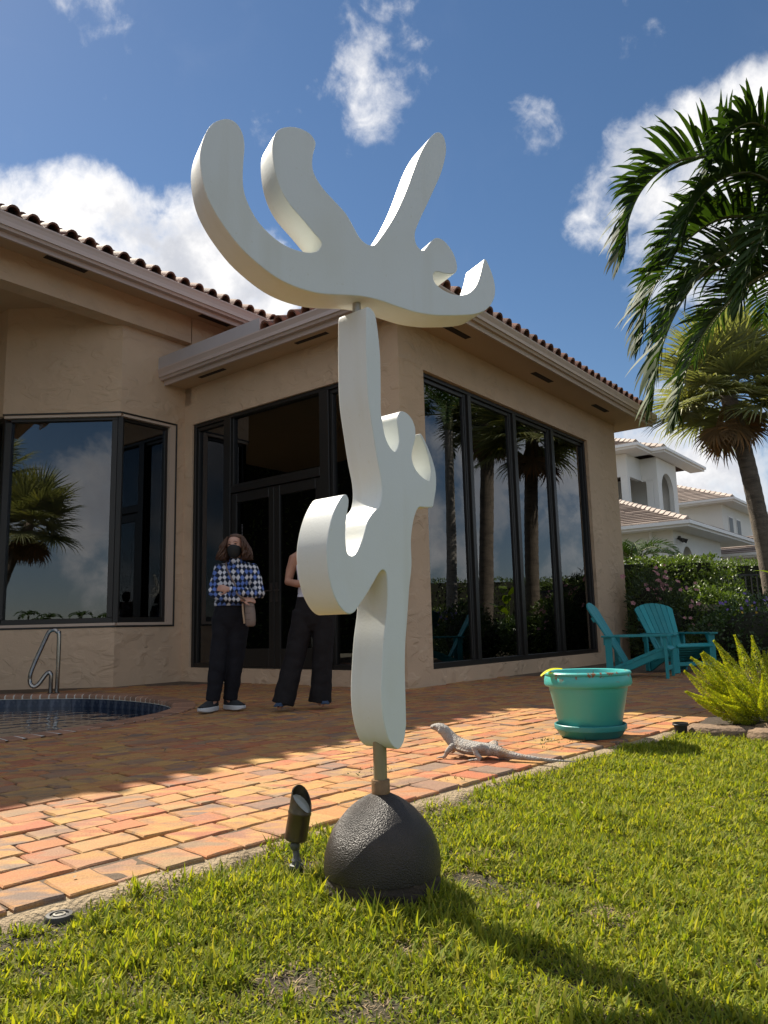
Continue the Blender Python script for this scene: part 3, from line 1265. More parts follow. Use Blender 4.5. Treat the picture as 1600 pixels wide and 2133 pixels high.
def bars_b(mb):
    T = .035
    # outer dark bead
    mb.box(ac0 + .012, ac1 + .0, -.012, .03, BZ0 - .03, BZ0 - .002, fn=fc)
    mb.box(ac0 + .012, ac1 + .0, -.012, .03, BZ1 + .002, BZ1 + .03, fn=fc)
    mb.box(ac1 + .001, ac1 + .03, -.012, .03, BZ0 - .03, BZ1 + .03, fn=fc)
    mb.box(BX0, corner.x + .008, -.012, .03, BZ0 - .03, BZ0 - .002, fn=ff)
    mb.box(BX0, corner.x + .008, -.012, .03, BZ1 + .002, BZ1 + .03, fn=ff)
    # sash frames
    zl_, zh_ = BZ0 + .07, BZ1 - .04
    mb.box(ac0 + .07, ac1 - .10, .07, .15, zl_ - .03, zl_ + .05, fn=fc)
    mb.box(ac0 + .07, ac1 - .10, .07, .15, zh_ - .05, zh_, fn=fc)
    mb.box(ac1 - .16, ac1 - .101, .07, .15, zl_ + .051, zh_ - .051, fn=fc)
    mb.box(ac0 + .04, ac0 + .11, .06, .15, zl_ + .051, zh_ - .051, fn=fc)
    mb.box(BX0 + .1, corner.x - .06, .06, .15, zl_ - .03, zl_ + .05, fn=ff)
    mb.box(BX0 + .1, corner.x - .06, .06, .15, zh_ - .05, zh_, fn=ff)
    mb.box(corner.x - .15, corner.x - .06, .055, .155, zl_ + .051, zh_ - .051, fn=ff)
    mb.box(BX0 + .02, BX0 + .12, .055, .155, zl_ + .051, zh_ - .051, fn=ff)
    c = [(corner.x - .055, BY + .05), (corner.x + .03, BY + .045), (H(ac0 + .045, CB + .055, 0).x, H(ac0 + .045, CB + .055, 0).y), (corner.x - .02, BY + .16)]
    mb.hexa([(x, y, zl_ - .03) for x, y in c] + [(x, y, zh_) for x, y in c])
    return mb


wb = bars_b(MB()).build('window', M_frame, house, bevel=.004, seg=1)
MB().box(ac0 + .10, ac1 - .15, .105, .115, BZ0 + .11, BZ1 - .08, fn=fc).build('pane', M_glass, wb)
MB().box(BX0 + .11, corner.x - .14, .105, .115, BZ0 + .11, BZ1 - .08, fn=ff).build('pane', M_glass, wb)
MB().box(ac0 + .12, ac1 - .17, .16, .165, 2.31, BZ1 - .09, fn=fc).build('roller_shade', M_shade, wb)
MB().box(BX0 + .13, corner.x - .16, .16, .165, 2.31, BZ1 - .09, fn=ff).build('roller_shade', M_shade, wb)
# painted reveal round the bay glass
rv = MB()
rv.box(ac0 + .05, ac1 - .001, .0, .16, BZ0 + .001, BZ0 + .04, fn=fc)
rv.box(ac1 - .10, ac1 - .001, .004, .16, BZ0 + .041, BZ1 - .001, fn=fc)
rv.box(BX0 + .02, corner.x, .004, .16, BZ0 + .001, BZ0 + .04, fn=ff)
rv.box(BX0 + .02, corner.x, .004, .16, BZ1 - .04, BZ1 - .001, fn=ff)
rv.box(ac0 + .05, ac1 - .101, .0, .16, BZ1 - .04, BZ1 - .001, fn=fc)
rv.build('window_sill', M_trim, house)
# left return of the bay glass
lw = MB().box(.02, .10, .05, .15, BZ0, BZ1, fn=LV)
lw.box(.101, 2.1, .05, .15, BZ0, BZ0 + .08, fn=LV)
lw.box(.101, 2.1, .05, .15, BZ1 - .06, BZ1, fn=LV)
lw_o = lw.build('window', M_frame, house)
MB().box(.1, 2.19, .1, .11, BZ0 + .07, BZ1 - .05, fn=LV).build('pane', M_glass, lw_o)

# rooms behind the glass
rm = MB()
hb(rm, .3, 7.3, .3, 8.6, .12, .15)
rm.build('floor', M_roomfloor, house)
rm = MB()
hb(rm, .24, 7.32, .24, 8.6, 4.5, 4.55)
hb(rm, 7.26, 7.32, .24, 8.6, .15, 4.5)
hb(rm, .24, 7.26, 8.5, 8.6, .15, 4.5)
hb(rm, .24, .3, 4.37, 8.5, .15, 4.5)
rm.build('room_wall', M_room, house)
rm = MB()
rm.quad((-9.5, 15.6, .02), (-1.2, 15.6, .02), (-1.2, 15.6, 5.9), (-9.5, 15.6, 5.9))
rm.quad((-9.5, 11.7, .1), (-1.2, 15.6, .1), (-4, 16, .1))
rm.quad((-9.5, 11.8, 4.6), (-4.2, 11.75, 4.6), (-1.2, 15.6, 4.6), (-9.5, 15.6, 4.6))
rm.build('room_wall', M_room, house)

# ------------------------------------------------------------------ pool handrail
RAIL = [(-4.407, 0.0), (-4.407, .74), (-4.43, .815), (-4.48, .845), (-4.54, .82), (-4.585, .73), (-4.724, .40), (-4.772, .25), (-4.765, .15), (-4.72, .105), (-4.66, .135), (-4.57, .255), (-4.53, .285), (-4.505, .265), (-4.498, .22), (-4.498, .0)]
rp = smooth_curve([(x, 10.22 + (.012 if i > 9 else 0), z) for i, (x, z) in enumerate(RAIL)], 5, False)
rl = thing('pool_handrail', 'bent stainless steel handrail standing beside the pool below the wide window', 'handrail', (-4.45, 10.22, 0))
MB().tube(rp, .028, 12).build('rail_tube', M_chrome, rl, smooth=60)
for x in (-4.407, -4.498):
    MB().lathe([(.055, 0), (.055, .008), (.035, .02), (.026, .022)], 20, (x, 10.225, .003)).build('flange', M_chrome, rl, smooth=40)
FIG_LOW = [(-0.0881, 1.7972), (-0.0757, 1.8079), (-0.0612, 1.8041), (-0.0446, 1.7907), (-0.032, 1.7301), (-0.0237, 1.6421), (-0.0253, 1.5357), (-0.0275, 1.461), (-0.0223, 1.4309), (-0.0138, 1.3908), (0.0006, 1.3615), (0.0197, 1.3419), (0.0396, 1.3353), (0.0556, 1.3512), (0.0633, 1.373), (0.0629, 1.3992), (0.0576, 1.4307), (0.0588, 1.4554), (0.0706, 1.4764), (0.0877, 1.4842), (0.1127, 1.4817), (0.1375, 1.4678), (0.1539, 1.4435), (0.1569, 1.4225), (0.1541, 1.4005), (0.1404, 1.3656), (0.1309, 1.3369), (0.1343, 1.3154), (0.15, 1.2907), (0.1842, 1.2684), (0.2188, 1.2595), (0.2315, 1.2664), (0.2391, 1.2986), (0.2325, 1.3306), (0.2126, 1.3779), (0.1842, 1.4189), (0.1926, 1.4204), (0.2163, 1.3942), (0.2424, 1.3549), (0.2629, 1.3126), (0.2692, 1.275), (0.2654, 1.2353), (0.2494, 1.1841), (0.2399, 1.1677), (0.1976, 1.1615), (0.1591, 1.1565), (0.133, 1.1182), (0.1173, 1.0692), (0.111, 1.0232), (0.1115, 0.9554), (0.0947, 0.8782), (0.0764, 0.7635), (0.0658, 0.7004), (0.0596, 0.6242), (0.0585, 0.5487), (0.0579, 0.4591), (0.0556, 0.4385), (0.0439, 0.3972), (0.0212, 0.3767), (0.0014, 0.3793), (-0.0248, 0.4015), (-0.043, 0.4367), (-0.056, 0.4855), (-0.0606, 0.5436), (-0.0555, 0.6159), (-0.0422, 0.7186), (-0.0264, 0.7888), (-0.0179, 0.8511), (-0.0181, 0.9047), (-0.0243, 0.9275), (-0.0395, 0.9346), (-0.0588, 0.9231), (-0.0889, 0.8889), (-0.1195, 0.8554), (-0.1594, 0.8169), (-0.1772, 0.801), (-0.1976, 0.7953), (-0.2185, 0.801), (-0.2429, 0.8207), (-0.2657, 0.8529), (-0.281, 0.8919), (-0.2892, 0.9325), (-0.2923, 0.9819), (-0.2853, 1.028), (-0.27, 1.0754), (-0.2505, 1.1138), (-0.2223, 1.1509), (-0.2049, 1.1589), (-0.1944, 1.1482), (-0.1938, 1.1303), (-0.1999, 1.1058), (-0.2074, 1.0665), (-0.2105, 1.0294), (-0.206, 0.9872), (-0.1927, 0.9719), (-0.1722, 0.9731), (-0.1507, 0.9951), (-0.1271, 1.0358), (-0.105, 1.0863), (-0.0738, 1.1186), (-0.0469, 1.1417), (-0.0334, 1.1827), (-0.0363, 1.2331), (-0.0531, 1.296), (-0.0713, 1.3857), (-0.091, 1.4993), (-0.0939, 1.6234), (-0.0919, 1.719)]
FIG_TOP = [(-0.4751, 0.5144), (-0.4425, 0.5131), (-0.4205, 0.4848), (-0.4123, 0.4404), (-0.4165, 0.377), (-0.417, 0.3076), (-0.4052, 0.2572), (-0.3759, 0.2037), (-0.3391, 0.167), (-0.2943, 0.1393), (-0.2487, 0.1266), (-0.2023, 0.1262), (-0.1708, 0.1364), (-0.1546, 0.1557), (-0.1544, 0.1755), (-0.1779, 0.1976), (-0.2168, 0.2354), (-0.263, 0.2787), (-0.2934, 0.3256), (-0.3122, 0.3834), (-0.3196, 0.4445), (-0.3171, 0.493), (-0.3001, 0.5303), (-0.2689, 0.5514), (-0.2295, 0.5605), (-0.1897, 0.5525), (-0.1698, 0.5298), (-0.17, 0.5092), (-0.1785, 0.4781), (-0.1814, 0.4366), (-0.1713, 0.4029), (-0.1436, 0.366), (-0.1034, 0.3321), (-0.0628, 0.2978), (-0.0344, 0.256), (-0.0141, 0.2242), (0.0108, 0.2056), (0.0364, 0.2049), (0.054, 0.2196), (0.0995, 0.2884), (0.1372, 0.3566), (0.1763, 0.4437), (0.217, 0.5505), (0.2478, 0.6213), (0.2834, 0.6813), (0.3137, 0.7132), (0.3379, 0.7117), (0.3512, 0.6793), (0.3491, 0.6334), (0.3262, 0.555), (0.2892, 0.4739), (0.2582, 0.409), (0.2228, 0.3353), (0.2054, 0.2885), (0.2086, 0.2511), (0.228, 0.2318), (0.2467, 0.2368), (0.2664, 0.2644), (0.2861, 0.2887), (0.31, 0.2942), (0.338, 0.2808), (0.3653, 0.248), (0.3778, 0.2074), (0.3736, 0.1806), (0.3538, 0.1678), (0.3231, 0.1631), (0.2949, 0.164), (0.2787, 0.1564), (0.2735, 0.1426), (0.2791, 0.1227), (0.2971, 0.1069), (0.3295, 0.0946), (0.3674, 0.091), (0.4064, 0.0994), (0.4366, 0.1174), (0.4631, 0.1513), (0.4839, 0.2037), (0.502, 0.258), (0.5227, 0.2296), (0.5402, 0.1801), (0.5427, 0.1364), (0.5304, 0.0989), (0.5031, 0.0633), (0.462, 0.0384), (0.4122, 0.0226), (0.3349, 0.007), (0.2692, -0.0031), (0.1964, -0.0055), (0.1257, 0.0019), (0.0653, 0.0107), (0.0061, 0.013), (-0.0356, 0.0097), (-0.0767, 0.0041), (-0.1411, -0.0053), (-0.1882, -0.0068), (-0.2497, 0.0001), (-0.3098, 0.0182), (-0.3686, 0.0508), (-0.4263, 0.0939), (-0.4762, 0.1491), (-0.5115, 0.1997), (-0.5363, 0.2527), (-0.5509, 0.3234), (-0.5516, 0.3833), (-0.5383, 0.4405), (-0.5142, 0.4864)]
FIG_PIN = (-0.075, 2.42, 1.8313)
# ------------------------------------------------------------------ sculpture
M_white = material('white_painted_metal', (.69, .72, .70), .42, .035, 1.6, .03, 120, col2=(.66, .67, .60), c2scale=2.2, c2lo=.42, c2hi=.85)


def streaks(m, col, amt=.35):
    """rain streaks and grime"""
    N, L = m.node_tree.nodes, m.node_tree.links
    p = N['Principled BSDF']
    src = p.inputs['Base Color'].links[0].from_socket
    tc = N.new('ShaderNodeTexCoord')
    tot = None
    for sc3, lo, hi in (((14, 14, .8), .52, .75), ((4, 4, 3), .55, .8), ((60, 60, 50), .68, .72)):
        mp = N.new('ShaderNodeMapping')
        mp.inputs['Scale'].default_value = sc3
        L.new(tc.outputs['Object'], mp.inputs[0])
        nz = N.new('ShaderNodeTexNoise')
        nz.inputs['Scale'].default_value = 1
        nz.inputs['Detail'].default_value = 6
        L.new(mp.outputs[0], nz.inputs['Vector'])
        mr = N.new('ShaderNodeMapRange')
        L.new(nz.outputs[0], mr.inputs[0])
        mr.inputs[1].default_value = lo
        mr.inputs[2].default_value = hi
        mr.inputs[4].default_value = amt
        if tot is None:
            tot = mr.outputs[0]
        else:
            a = N.new('ShaderNodeMath')
            a.operation = 'MAXIMUM'
            L.new(tot, a.inputs[0])
            L.new(mr.outputs[0], a.inputs[1])
            tot = a.outputs[0]
    mx = N.new('ShaderNodeMixRGB')
    L.new(tot, mx.inputs[0])
    L.new(src, mx.inputs[1])
    mx.inputs[2].default_value = (*col, 1)
    L.new(mx.outputs[0], p.inputs['Base Color'])
    mr = N.new('ShaderNodeMapRange')
    L.new(tot, mr.inputs[0])
    mr.inputs[3].default_value = p.inputs['Roughness'].default_value
    mr.inputs[4].default_value = .75
    L.new(mr.outputs[0], p.inputs['Roughness'])


streaks(M_white, (.56, .54, .43), .30)
M_pole = material('weathered_brass_pole', (.30, .25, .15), .5, .3, 12, .15, 50, metal=.35, stretch=(1, 1, .25))
M_collar = material('brown_brass_collar', (.20, .12, .06), .5, .3, 20, .2, 60, metal=.4)
M_dome = material('cast_dark_metal', (.017, .0125, .010), .38, .35, 10, .45, 250, spec=.5, col2=(.04, .027, .02), c2scale=5, c2lo=.55, c2hi=.8)
M_plinth = material('rusty_plinth', (.026, .018, .013), .8, .4, 14, .9, 40, col2=(.15, .11, .07), c2scale=16, c2lo=.6, c2hi=.75)
sc = thing('sculpture', 'tall white abstract metal sculpture balancing a wavy branching form, on a dark domed base', 'sculpture', (SAX.x, SAX.y, -.10))


def plate(outline, origin, theta, t, name, off=(0, 0)):
    n = Vector((math.sin(theta), -math.cos(theta), 0))
    e = Vector((math.cos(theta), math.sin(theta), 0))
    pts = smooth_curve([(s, z, 0) for s, z in outline], 3)
    P = [origin + e * p[0] + Vector((0, 0, p[1])) for p in pts]
    mb = MB().prism(P, n * (t / 2), -n * (t / 2))
    o = mb.build(name, M_white, sc, smooth=38, bevel=.0025, seg=2)
    o.modifiers['edge'].angle_limit = R(55)
    return o, n, e


plate(FIG_LOW, Vector((SAX.x, SAX.y, 0)), R(50), .13, 'lower_figure')
pin = Vector(FIG_PIN)
plate(FIG_TOP, pin, R(28), .12, 'upper_figure')
MB().lathe([(.0145, -.05), (.0145, .03)], 20, tuple(pin)).build('pivot_pin', material('pin_steel', (.45, .44, .42), .5, metal=.5), sc, smooth=40)
MB().lathe([(.022, .014), (.0225, .024), (.019, .026)], 24, tuple(pin)).build('pivot_ring', M_vent, sc, smooth=40)
MB().lathe([(.0215, .27), (.0215, .40)], 24, (SAX.x, SAX.y, 0)).build('pole', M_pole, sc, smooth=40)
MB().lathe([(.029, .215), (.029, .279), (.0275, .281), (.0225, .281)], 24, (SAX.x, SAX.y, 0)).build('collar', M_collar, sc, smooth=40)
dome = [(.180, .012), (.182, .03), (.179, .06), (.171, .092), (.156, .13), (.136, .158), (.109, .189), (.082, .211), (.057, .226), (.036, .236), (.02, .242)]
MB().lathe(dome, 64, (SAX.x, SAX.y, 0), wob=.012).build('dome', M_dome, sc, smooth=60)
MB().lathe([(.165, -.16), (.177, -.10), (.180, -.04), (.178, .0), (.175, .0115)], 48, (SAX.x, SAX.y, 0), wob=.03).build('plinth', M_plinth, sc, smooth=60)

# ------------------------------------------------------------------ garden spotlight
M_bronze = material('bronze_lamp_housing', (.085, .068, .04), .38, .35, 14, .12, 60, metal=.6, col2=(.03, .028, .02), c2scale=8)
M_zinc = material('zinc_knuckle', (.10, .105, .10), .55, .3, 25, .2, 80, metal=.4)
M_lens = material('lamp_lens', (.22, .24, .22), .12, .1, 20, coat=.6)
sx, sy = -.318, 2.62
sp_ = thing('garden_spotlight', 'small bronze garden spotlight on a stake in the grass next to the domed base', 'spotlight', (sx, sy, lawn_z(sx, sy)))
ax = Vector((.17, .02, 1)).normalized()
xa = Vector((1, 0, -.17)).normalized()
ya = ax.cross(xa)
A0 = Vector((sx - .002, sy, .070))
mb = MB()
n = 28
r_o, r_i = .0375, .0335
lv = [(r_o * .8, -.006), (r_o, 0), (r_o, .078), (r_o + .0015, .08), (r_o + .0015, .086), (r_o, .088)]
for r_, h_ in lv:
    for j in range(n):
        a = 2 * math.pi * j / n
        mb.v.append(tuple(A0 + xa * r_ * math.cos(a) + ya * r_ * math.sin(a) + ax * h_))
cut = lambda a: .128 - .036 * math.cos(a + .75) - .006 * math.cos(2 * a)
for r_ in (r_o, r_i):
    for j in range(n):
        a = 2 * math.pi * j / n
        mb.v.append(tuple(A0 + xa * r_ * math.cos(a) + ya * r_ * math.sin(a) + ax * cut(a)))
for j in range(n):
    a = 2 * math.pi * j / n
    mb.v.append(tuple(A0 + xa * r_i * math.cos(a) + ya * r_i * math.sin(a) + ax * .088))
for k in range(len(lv) + 2):
    for j in range(n):
        mb.f.append((k * n + j, k * n + (j + 1) % n, (k + 1) * n + (j + 1) % n, (k + 1) * n + j))
mb.f.append(tuple(range(n - 1, -1, -1)))
mb.build('housing', M_bronze, sp_, smooth=45)
lm = MB()
for j in range(n):
    a = 2 * math.pi * j / n
    lm.v.append(tuple(A0 + xa * r_i * .98 * math.cos(a) + ya * r_i * .98 * math.sin(a) + ax * (.108 - .026 * math.cos(a + .75))))
lm.f = [tuple(range(n))]
lm.build('lens', M_lens, sp_)
kn = MB()
kn.blob((sx - .004, sy - .004, .050), (.017, .014, .017), 14, 8)
kn.tube([(sx - .002, sy, .048), (sx, sy, .012), (sx, sy, .004)], [.011, .011, .017], 14)
kn.lathe([(.0, -.018), (.023, -.018), (.023, -.010), (.016, -.008), (.013, .004)], 20, (sx, sy, 0))
kn.build('knuckle', M_zinc, sp_, smooth=45)
M_black = material('black_plastic', (.012, .012, .013), .5, .2, 20)
MB().lathe([(.004, -.22), (.02, -.10), (.021, -.04), (.024, -.022), (.024, -.0185), (.01, -.0185)], 18, (sx, sy, 0)).build('stake', M_black, sp_, smooth=40)

# sprinkler head flush with the lawn
px_, py_ = -.945, 2.265
zl_ = lawn_z(px_, py_) - .006
spr = thing('sprinkler_head', 'round black sprinkler head sunk in the grass along the patio edge', 'sprinkler', (px_, py_, zl_))
MB().lathe([(.040, -.06), (.040, .014), (.036, .020), (.026, .021), (.024, .016), (.0, .016)], 28, (px_, py_, zl_)).build('cap', material('worn_black_plastic', (.035, .033, .03), .6, .4, 30), spr, smooth=40)
MB().lathe([(.017, .015), (.017, .021), (.012, .022), (.011, .018), (.0, .018)], 20, (px_, py_, zl_)).build('nozzle', material('pale_plastic_ring', (.26, .24, .19), .6, .2, 30), spr, smooth=40)
# small cup-shaped fitting at the far corner
cx_, cy_ = 2.03, 5.42
cup = thing('light_fitting', 'small black cup shaped garden fitting standing on bare soil between patio edge and stones', 'garden fitting', (cx_, cy_, -.06))
MB().lathe([(.035, -.09), (.037, .0), (.046, .062), (.052, .064), (.052, .078), (.046, .078), (.043, .06), (.0, .05)], 24, (cx_, cy_, -.03)).build('cup', M_black, cup, smooth=40)
MB().lathe([(.0525, .058), (.0545, .06), (.0545, .068), (.0525, .07)], 24, (cx_, cy_, -.03)).build('rim', M_black, cup, smooth=40)

# ------------------------------------------------------------------ iguana
M_ig = material('iguana_scales', (.37, .345, .315), .75, .2, 14, .8, 130, col2=(.30, .215, .14), c2scale=11, c2lo=.50, c2hi=.66, bdetail=2)
ig = MB()
sp_pts = [  # x forward, z centre, half width, half height
    (.212, .142, .008, .006), (.204, .143, .016, .012), (.185, .143, .020, .018), (.165, .142, .026, .023), (.145, .136, .029, .027), (.128, .126, .028, .031),
    (.105, .104, .028, .034), (.08, .082, .034, .036), (.05, .064, .043, .036), (.01, .052, .052, .036), (-.04, .047, .056, .035), (-.09, .045, .052, .033),
    (-.135, .045, .042, .031), (-.17, .042, .033, .028), (-.21, .034, .026, .024), (-.26, .025, .021, .019), (-.32, .018, .0165, .015), (-.39, .013, .012, .011), (-.46, .009, .0085, .008), (-.53, .006, .005, .005), (-.60, .004, .002, .002)]
bend = lambda x: -.35 * max(0, -x - .2) ** 2 + (.20 * max(0, x - .1) ** 2)
ig.tube([(x, bend(x), z) for x, z, w, h in sp_pts], [(w, h) for x, z, w, h in sp_pts], 18)
for sgn in (1, -1):
    y = .040 * sgn
    fy = 1 if sgn > 0 else .85
    ox = 0 if sgn > 0 else .03
    # front leg
    ig.tube([(.062 + ox, y * .5, .062), (.058 + ox, y * 1.35, .055), (.075 + ox, y * 1.9, .034), (.088 + ox, y * 1.95, .012), (.100 + ox, y * 2.0, .007)], [.016, .017, .013, .0095, .009], 10)
    for k in range(5):
        a = (-.7 + k * .35) * 1 + .2 * sgn
        ig.tube([(.098 + ox, y * 2.0, .007), (.112 + ox + .008 * math.cos(a), y * 2.0 + .016 * math.sin(a), .0075), (.122 + ox + .014 * math.cos(a), y * 2.0 + .026 * math.sin(a), .003)], [.0045, .0035, .0018], 6)
    # hind leg: thigh forward and up, shank down, long toes
    hx = -.125 - (0 if sgn > 0 else .03)
    ig.tube([(hx - .01, y * .5, .05), (hx + .012, y * 1.5, .062), (hx + .038, y * 1.95, .058), (hx + .022, y * 2.1, .036), (hx - .004, y * 2.1, .016), (hx + .004, y * 2.15, .008), (hx + .03, y * 2.2, .007)], [.02, .022, .018, .0135, .010, .009, .0075], 10)
    for k in range(5):
        a = (-.6 + k * .3) + .25 * sgn
        ln = (.016, .024, .03, .026, .018)[k]
        ig.tube([(hx + .026, y * 2.2, .007), (hx + .036 + ln * .5 * math.cos(a), y * 2.2 + ln * math.sin(a) * .6, .008), (hx + .044 + ln * math.cos(a), y * 2.2 + ln * 1.1 * math.sin(a), .003)], [.0045, .0034, .0018], 6)
    ig.blob((.178, .021 * sgn, .150), (.009, .006, .007), 10, 6)        # brow
    ig.blob((.142, .026 * sgn, .126), (.014, .008, .016), 10, 6)        # jowl
    # side fold
    ig.tube([(.06, y * 1.05, .052), (.02, y * 1.33, .046), (-.03, y * 1.38, .038), (-.08, y * 1.26, .040), (-.115, y * 1.0, .046)], [.003, .005, .0055, .005, .003], 6)
ig.blob((.122, 0, .104), (.012, .012, .020), 10, 6)                     # throat
for k in range(34):                                                      # dorsal crest
    x = .135 - k * .0125
    zc = np.interp(-x, [-q[0] for q in sp_pts], [q[1] + q[3] for q in sp_pts])
    h_ = .009 if k < 10 else .006
    ig.add([(x + .005, bend(x) - .002, zc - .003), (x + .005, bend(x) + .002, zc - .003), (x - .005, bend(x) + .002, zc - .003), (x - .005, bend(x) - .002, zc - .003), (x - .004, bend(x), zc + h_)], [(3, 2, 1, 0), (0, 1, 4), (1, 2, 4), (2, 3, 4), (3, 0, 4)])
iguana = thing('iguana', 'grey iguana with raised head basking on the sunlit pavers at the lawn edge', 'iguana', (.437, 4.50, .004), R(150), local=True)
iguana.scale = (1.04, 1.18, 1.13)
body = ig.build('body', M_ig, iguana)
rmod = body.modifiers.new('skin', 'REMESH')
rmod.mode = 'VOXEL'
rmod.voxel_size = .0028
rmod.use_smooth_shade = True
sm = body.modifiers.new('soft', 'SMOOTH')
sm.factor = .5
sm.iterations = 2
for sgn in (1, -1):
    MB().blob((.181, .0245 * sgn, .1465), (.0042, .0030, .0040), 10, 6).build('eye', material('iguana_eye', (.02, .014, .01), .15), iguana, smooth=80)
MB().tube([(.2095, .0125, .1385), (.195, .0185, .1350), (.172, .0245, .1320)], [.0008, .0013, .0010], 6).build('mouth_line', material('mouth_dark', (.10, .07, .06), .8), iguana)

# ------------------------------------------------------------------ turquoise pot on its saucer
M_turq = material('turquoise_paint', (.06, .40, .385), .38, .12, 5, .06, 40, spec=.5, col2=(.09, .38, .36), c2scale=3.5, c2lo=.5, c2hi=.8)
N_, L_ = M_turq.node_tree.nodes, M_turq.node_tree.links


def chips(m, col, lo_z, scale=16, thr=.66):
    """chipped paint showing the clay, mostly along the rim"""
    N, L = m.node_tree.nodes, m.node_tree.links
    p = N['Principled BSDF']
    src = p.inputs['Base Color'].links[0].from_socket
    tc = N.new('ShaderNodeTexCoord')
    nz = N.new('ShaderNodeTexNoise')
    L.new(tc.outputs['Object'], nz.inputs['Vector'])
    nz.inputs['Scale'].default_value = scale
    nz.inputs['Detail'].default_value = 5
    nz.inputs['Roughness'].default_value = .65
    mr = N.new('ShaderNodeMapRange')
    L.new(nz.outputs[0], mr.inputs[0])
    mr.inputs[1].default_value = thr
    mr.inputs[2].default_value = thr + .015
    sp = N.new('ShaderNodeSeparateXYZ')
    L.new(tc.outputs['Object'], sp.inputs[0])
    mz = N.new('ShaderNodeMapRange')
    L.new(sp.outputs[2], mz.inputs[0])
    mz.inputs[1].default_value = lo_z
    mz.inputs[2].default_value = lo_z + .04
    mu = N.new('ShaderNodeMath')
    mu.operation = 'MULTIPLY'
    L.new(mr.outputs[0], mu.inputs[0])
    L.new(mz.outputs[0], mu.inputs[1])
    mx = N.new('ShaderNodeMixRGB')
    L.new(mu.outputs[0], mx.inputs[0])
    L.new(src, mx.inputs[1])
    mx.inputs[2].default_value = (*col, 1)
    L.new(mx.outputs[0], p.inputs['Base Color'])


chips(M_turq, (.22, .09, .05), .36, 17, .565)
PX, PY = 1.345, 5.20
pot = thing('planter_pot', 'large empty turquoise pot with a chipped rolled rim at the patio edge', 'plant pot', (PX, PY, .03))
prof = [(.0, .032), (.188, .032), (.196, .038), (.252, .300), (.256, .305), (.257, .325), (.262, .330), (.280, .336), (.288, .350), (.287, .378), (.282, .398), (.278, .408), (.286, .414), (.287, .424), (.280, .432), (.268, .433), (.258, .428), (.250, .40), (.235, .32), (.18, .06), (.0, .055)]
MB().lathe([(max(r, .001), z) for r, z in prof], 64, (PX, PY, 0)).build('pot', M_turq, pot, smooth=45)
saucer = thing('pot_saucer', 'shallow turquoise saucer under the large turquoise pot', 'saucer', (PX, PY, 0))
prof = [(.001, .003), (.185, .003), (.200, .012), (.226, .052), (.233, .055), (.236, .062), (.236, .086), (.231, .090), (.224, .087), (.218, .060), (.195, .026), (.001, .024)]
MB().lathe(prof, 56, (PX, PY, 0)).build('dish', material('turquoise_saucer_paint', (.03, .24, .24), .4, .12, 5, .05, 40), saucer, smooth=40)
lf = MB()
for i in range(7):
    t = i / 6
    w = .034 * math.sin(math.pi * (t * .9 + .08)) ** .8
    x = -.075 + .15 * t
    z = .006 * math.sin(3 * t) - .05 * (1 - t) ** 2
    for s in (-1, 0, 1):
        lf.v.append((x, s * w, z + (.008 if s else 0)))
for i in range(6):
    for s in range(2):
        a = i * 3 + s
        lf.f.append((a, a + 1, a + 4, a + 3))
lfo = lf.build('fallen_leaf', material('yellow_leaf', (.72, .66, .03), .5, .15, 20, transl=.4, tcol=(1.3, 1.2, .5)), smooth=60)
lfo.location = (PX - .255, PY - .08, .452)
lfo.rotation_euler = (0, R(4), R(12))
tag(lfo, 'bright yellow fallen leaf lying on the rim of the turquoise pot', 'leaf')

# ------------------------------------------------------------------ slatted garden chairs
M_chair = material('teal_chair_board', (.022, .27, .295), .5, .12, 4, .12, 30, spec=.35, objvar=.14, stretch=(1, 1, 1), col2=(.045, .30, .31), c2scale=7, c2lo=.5, c2hi=.8)


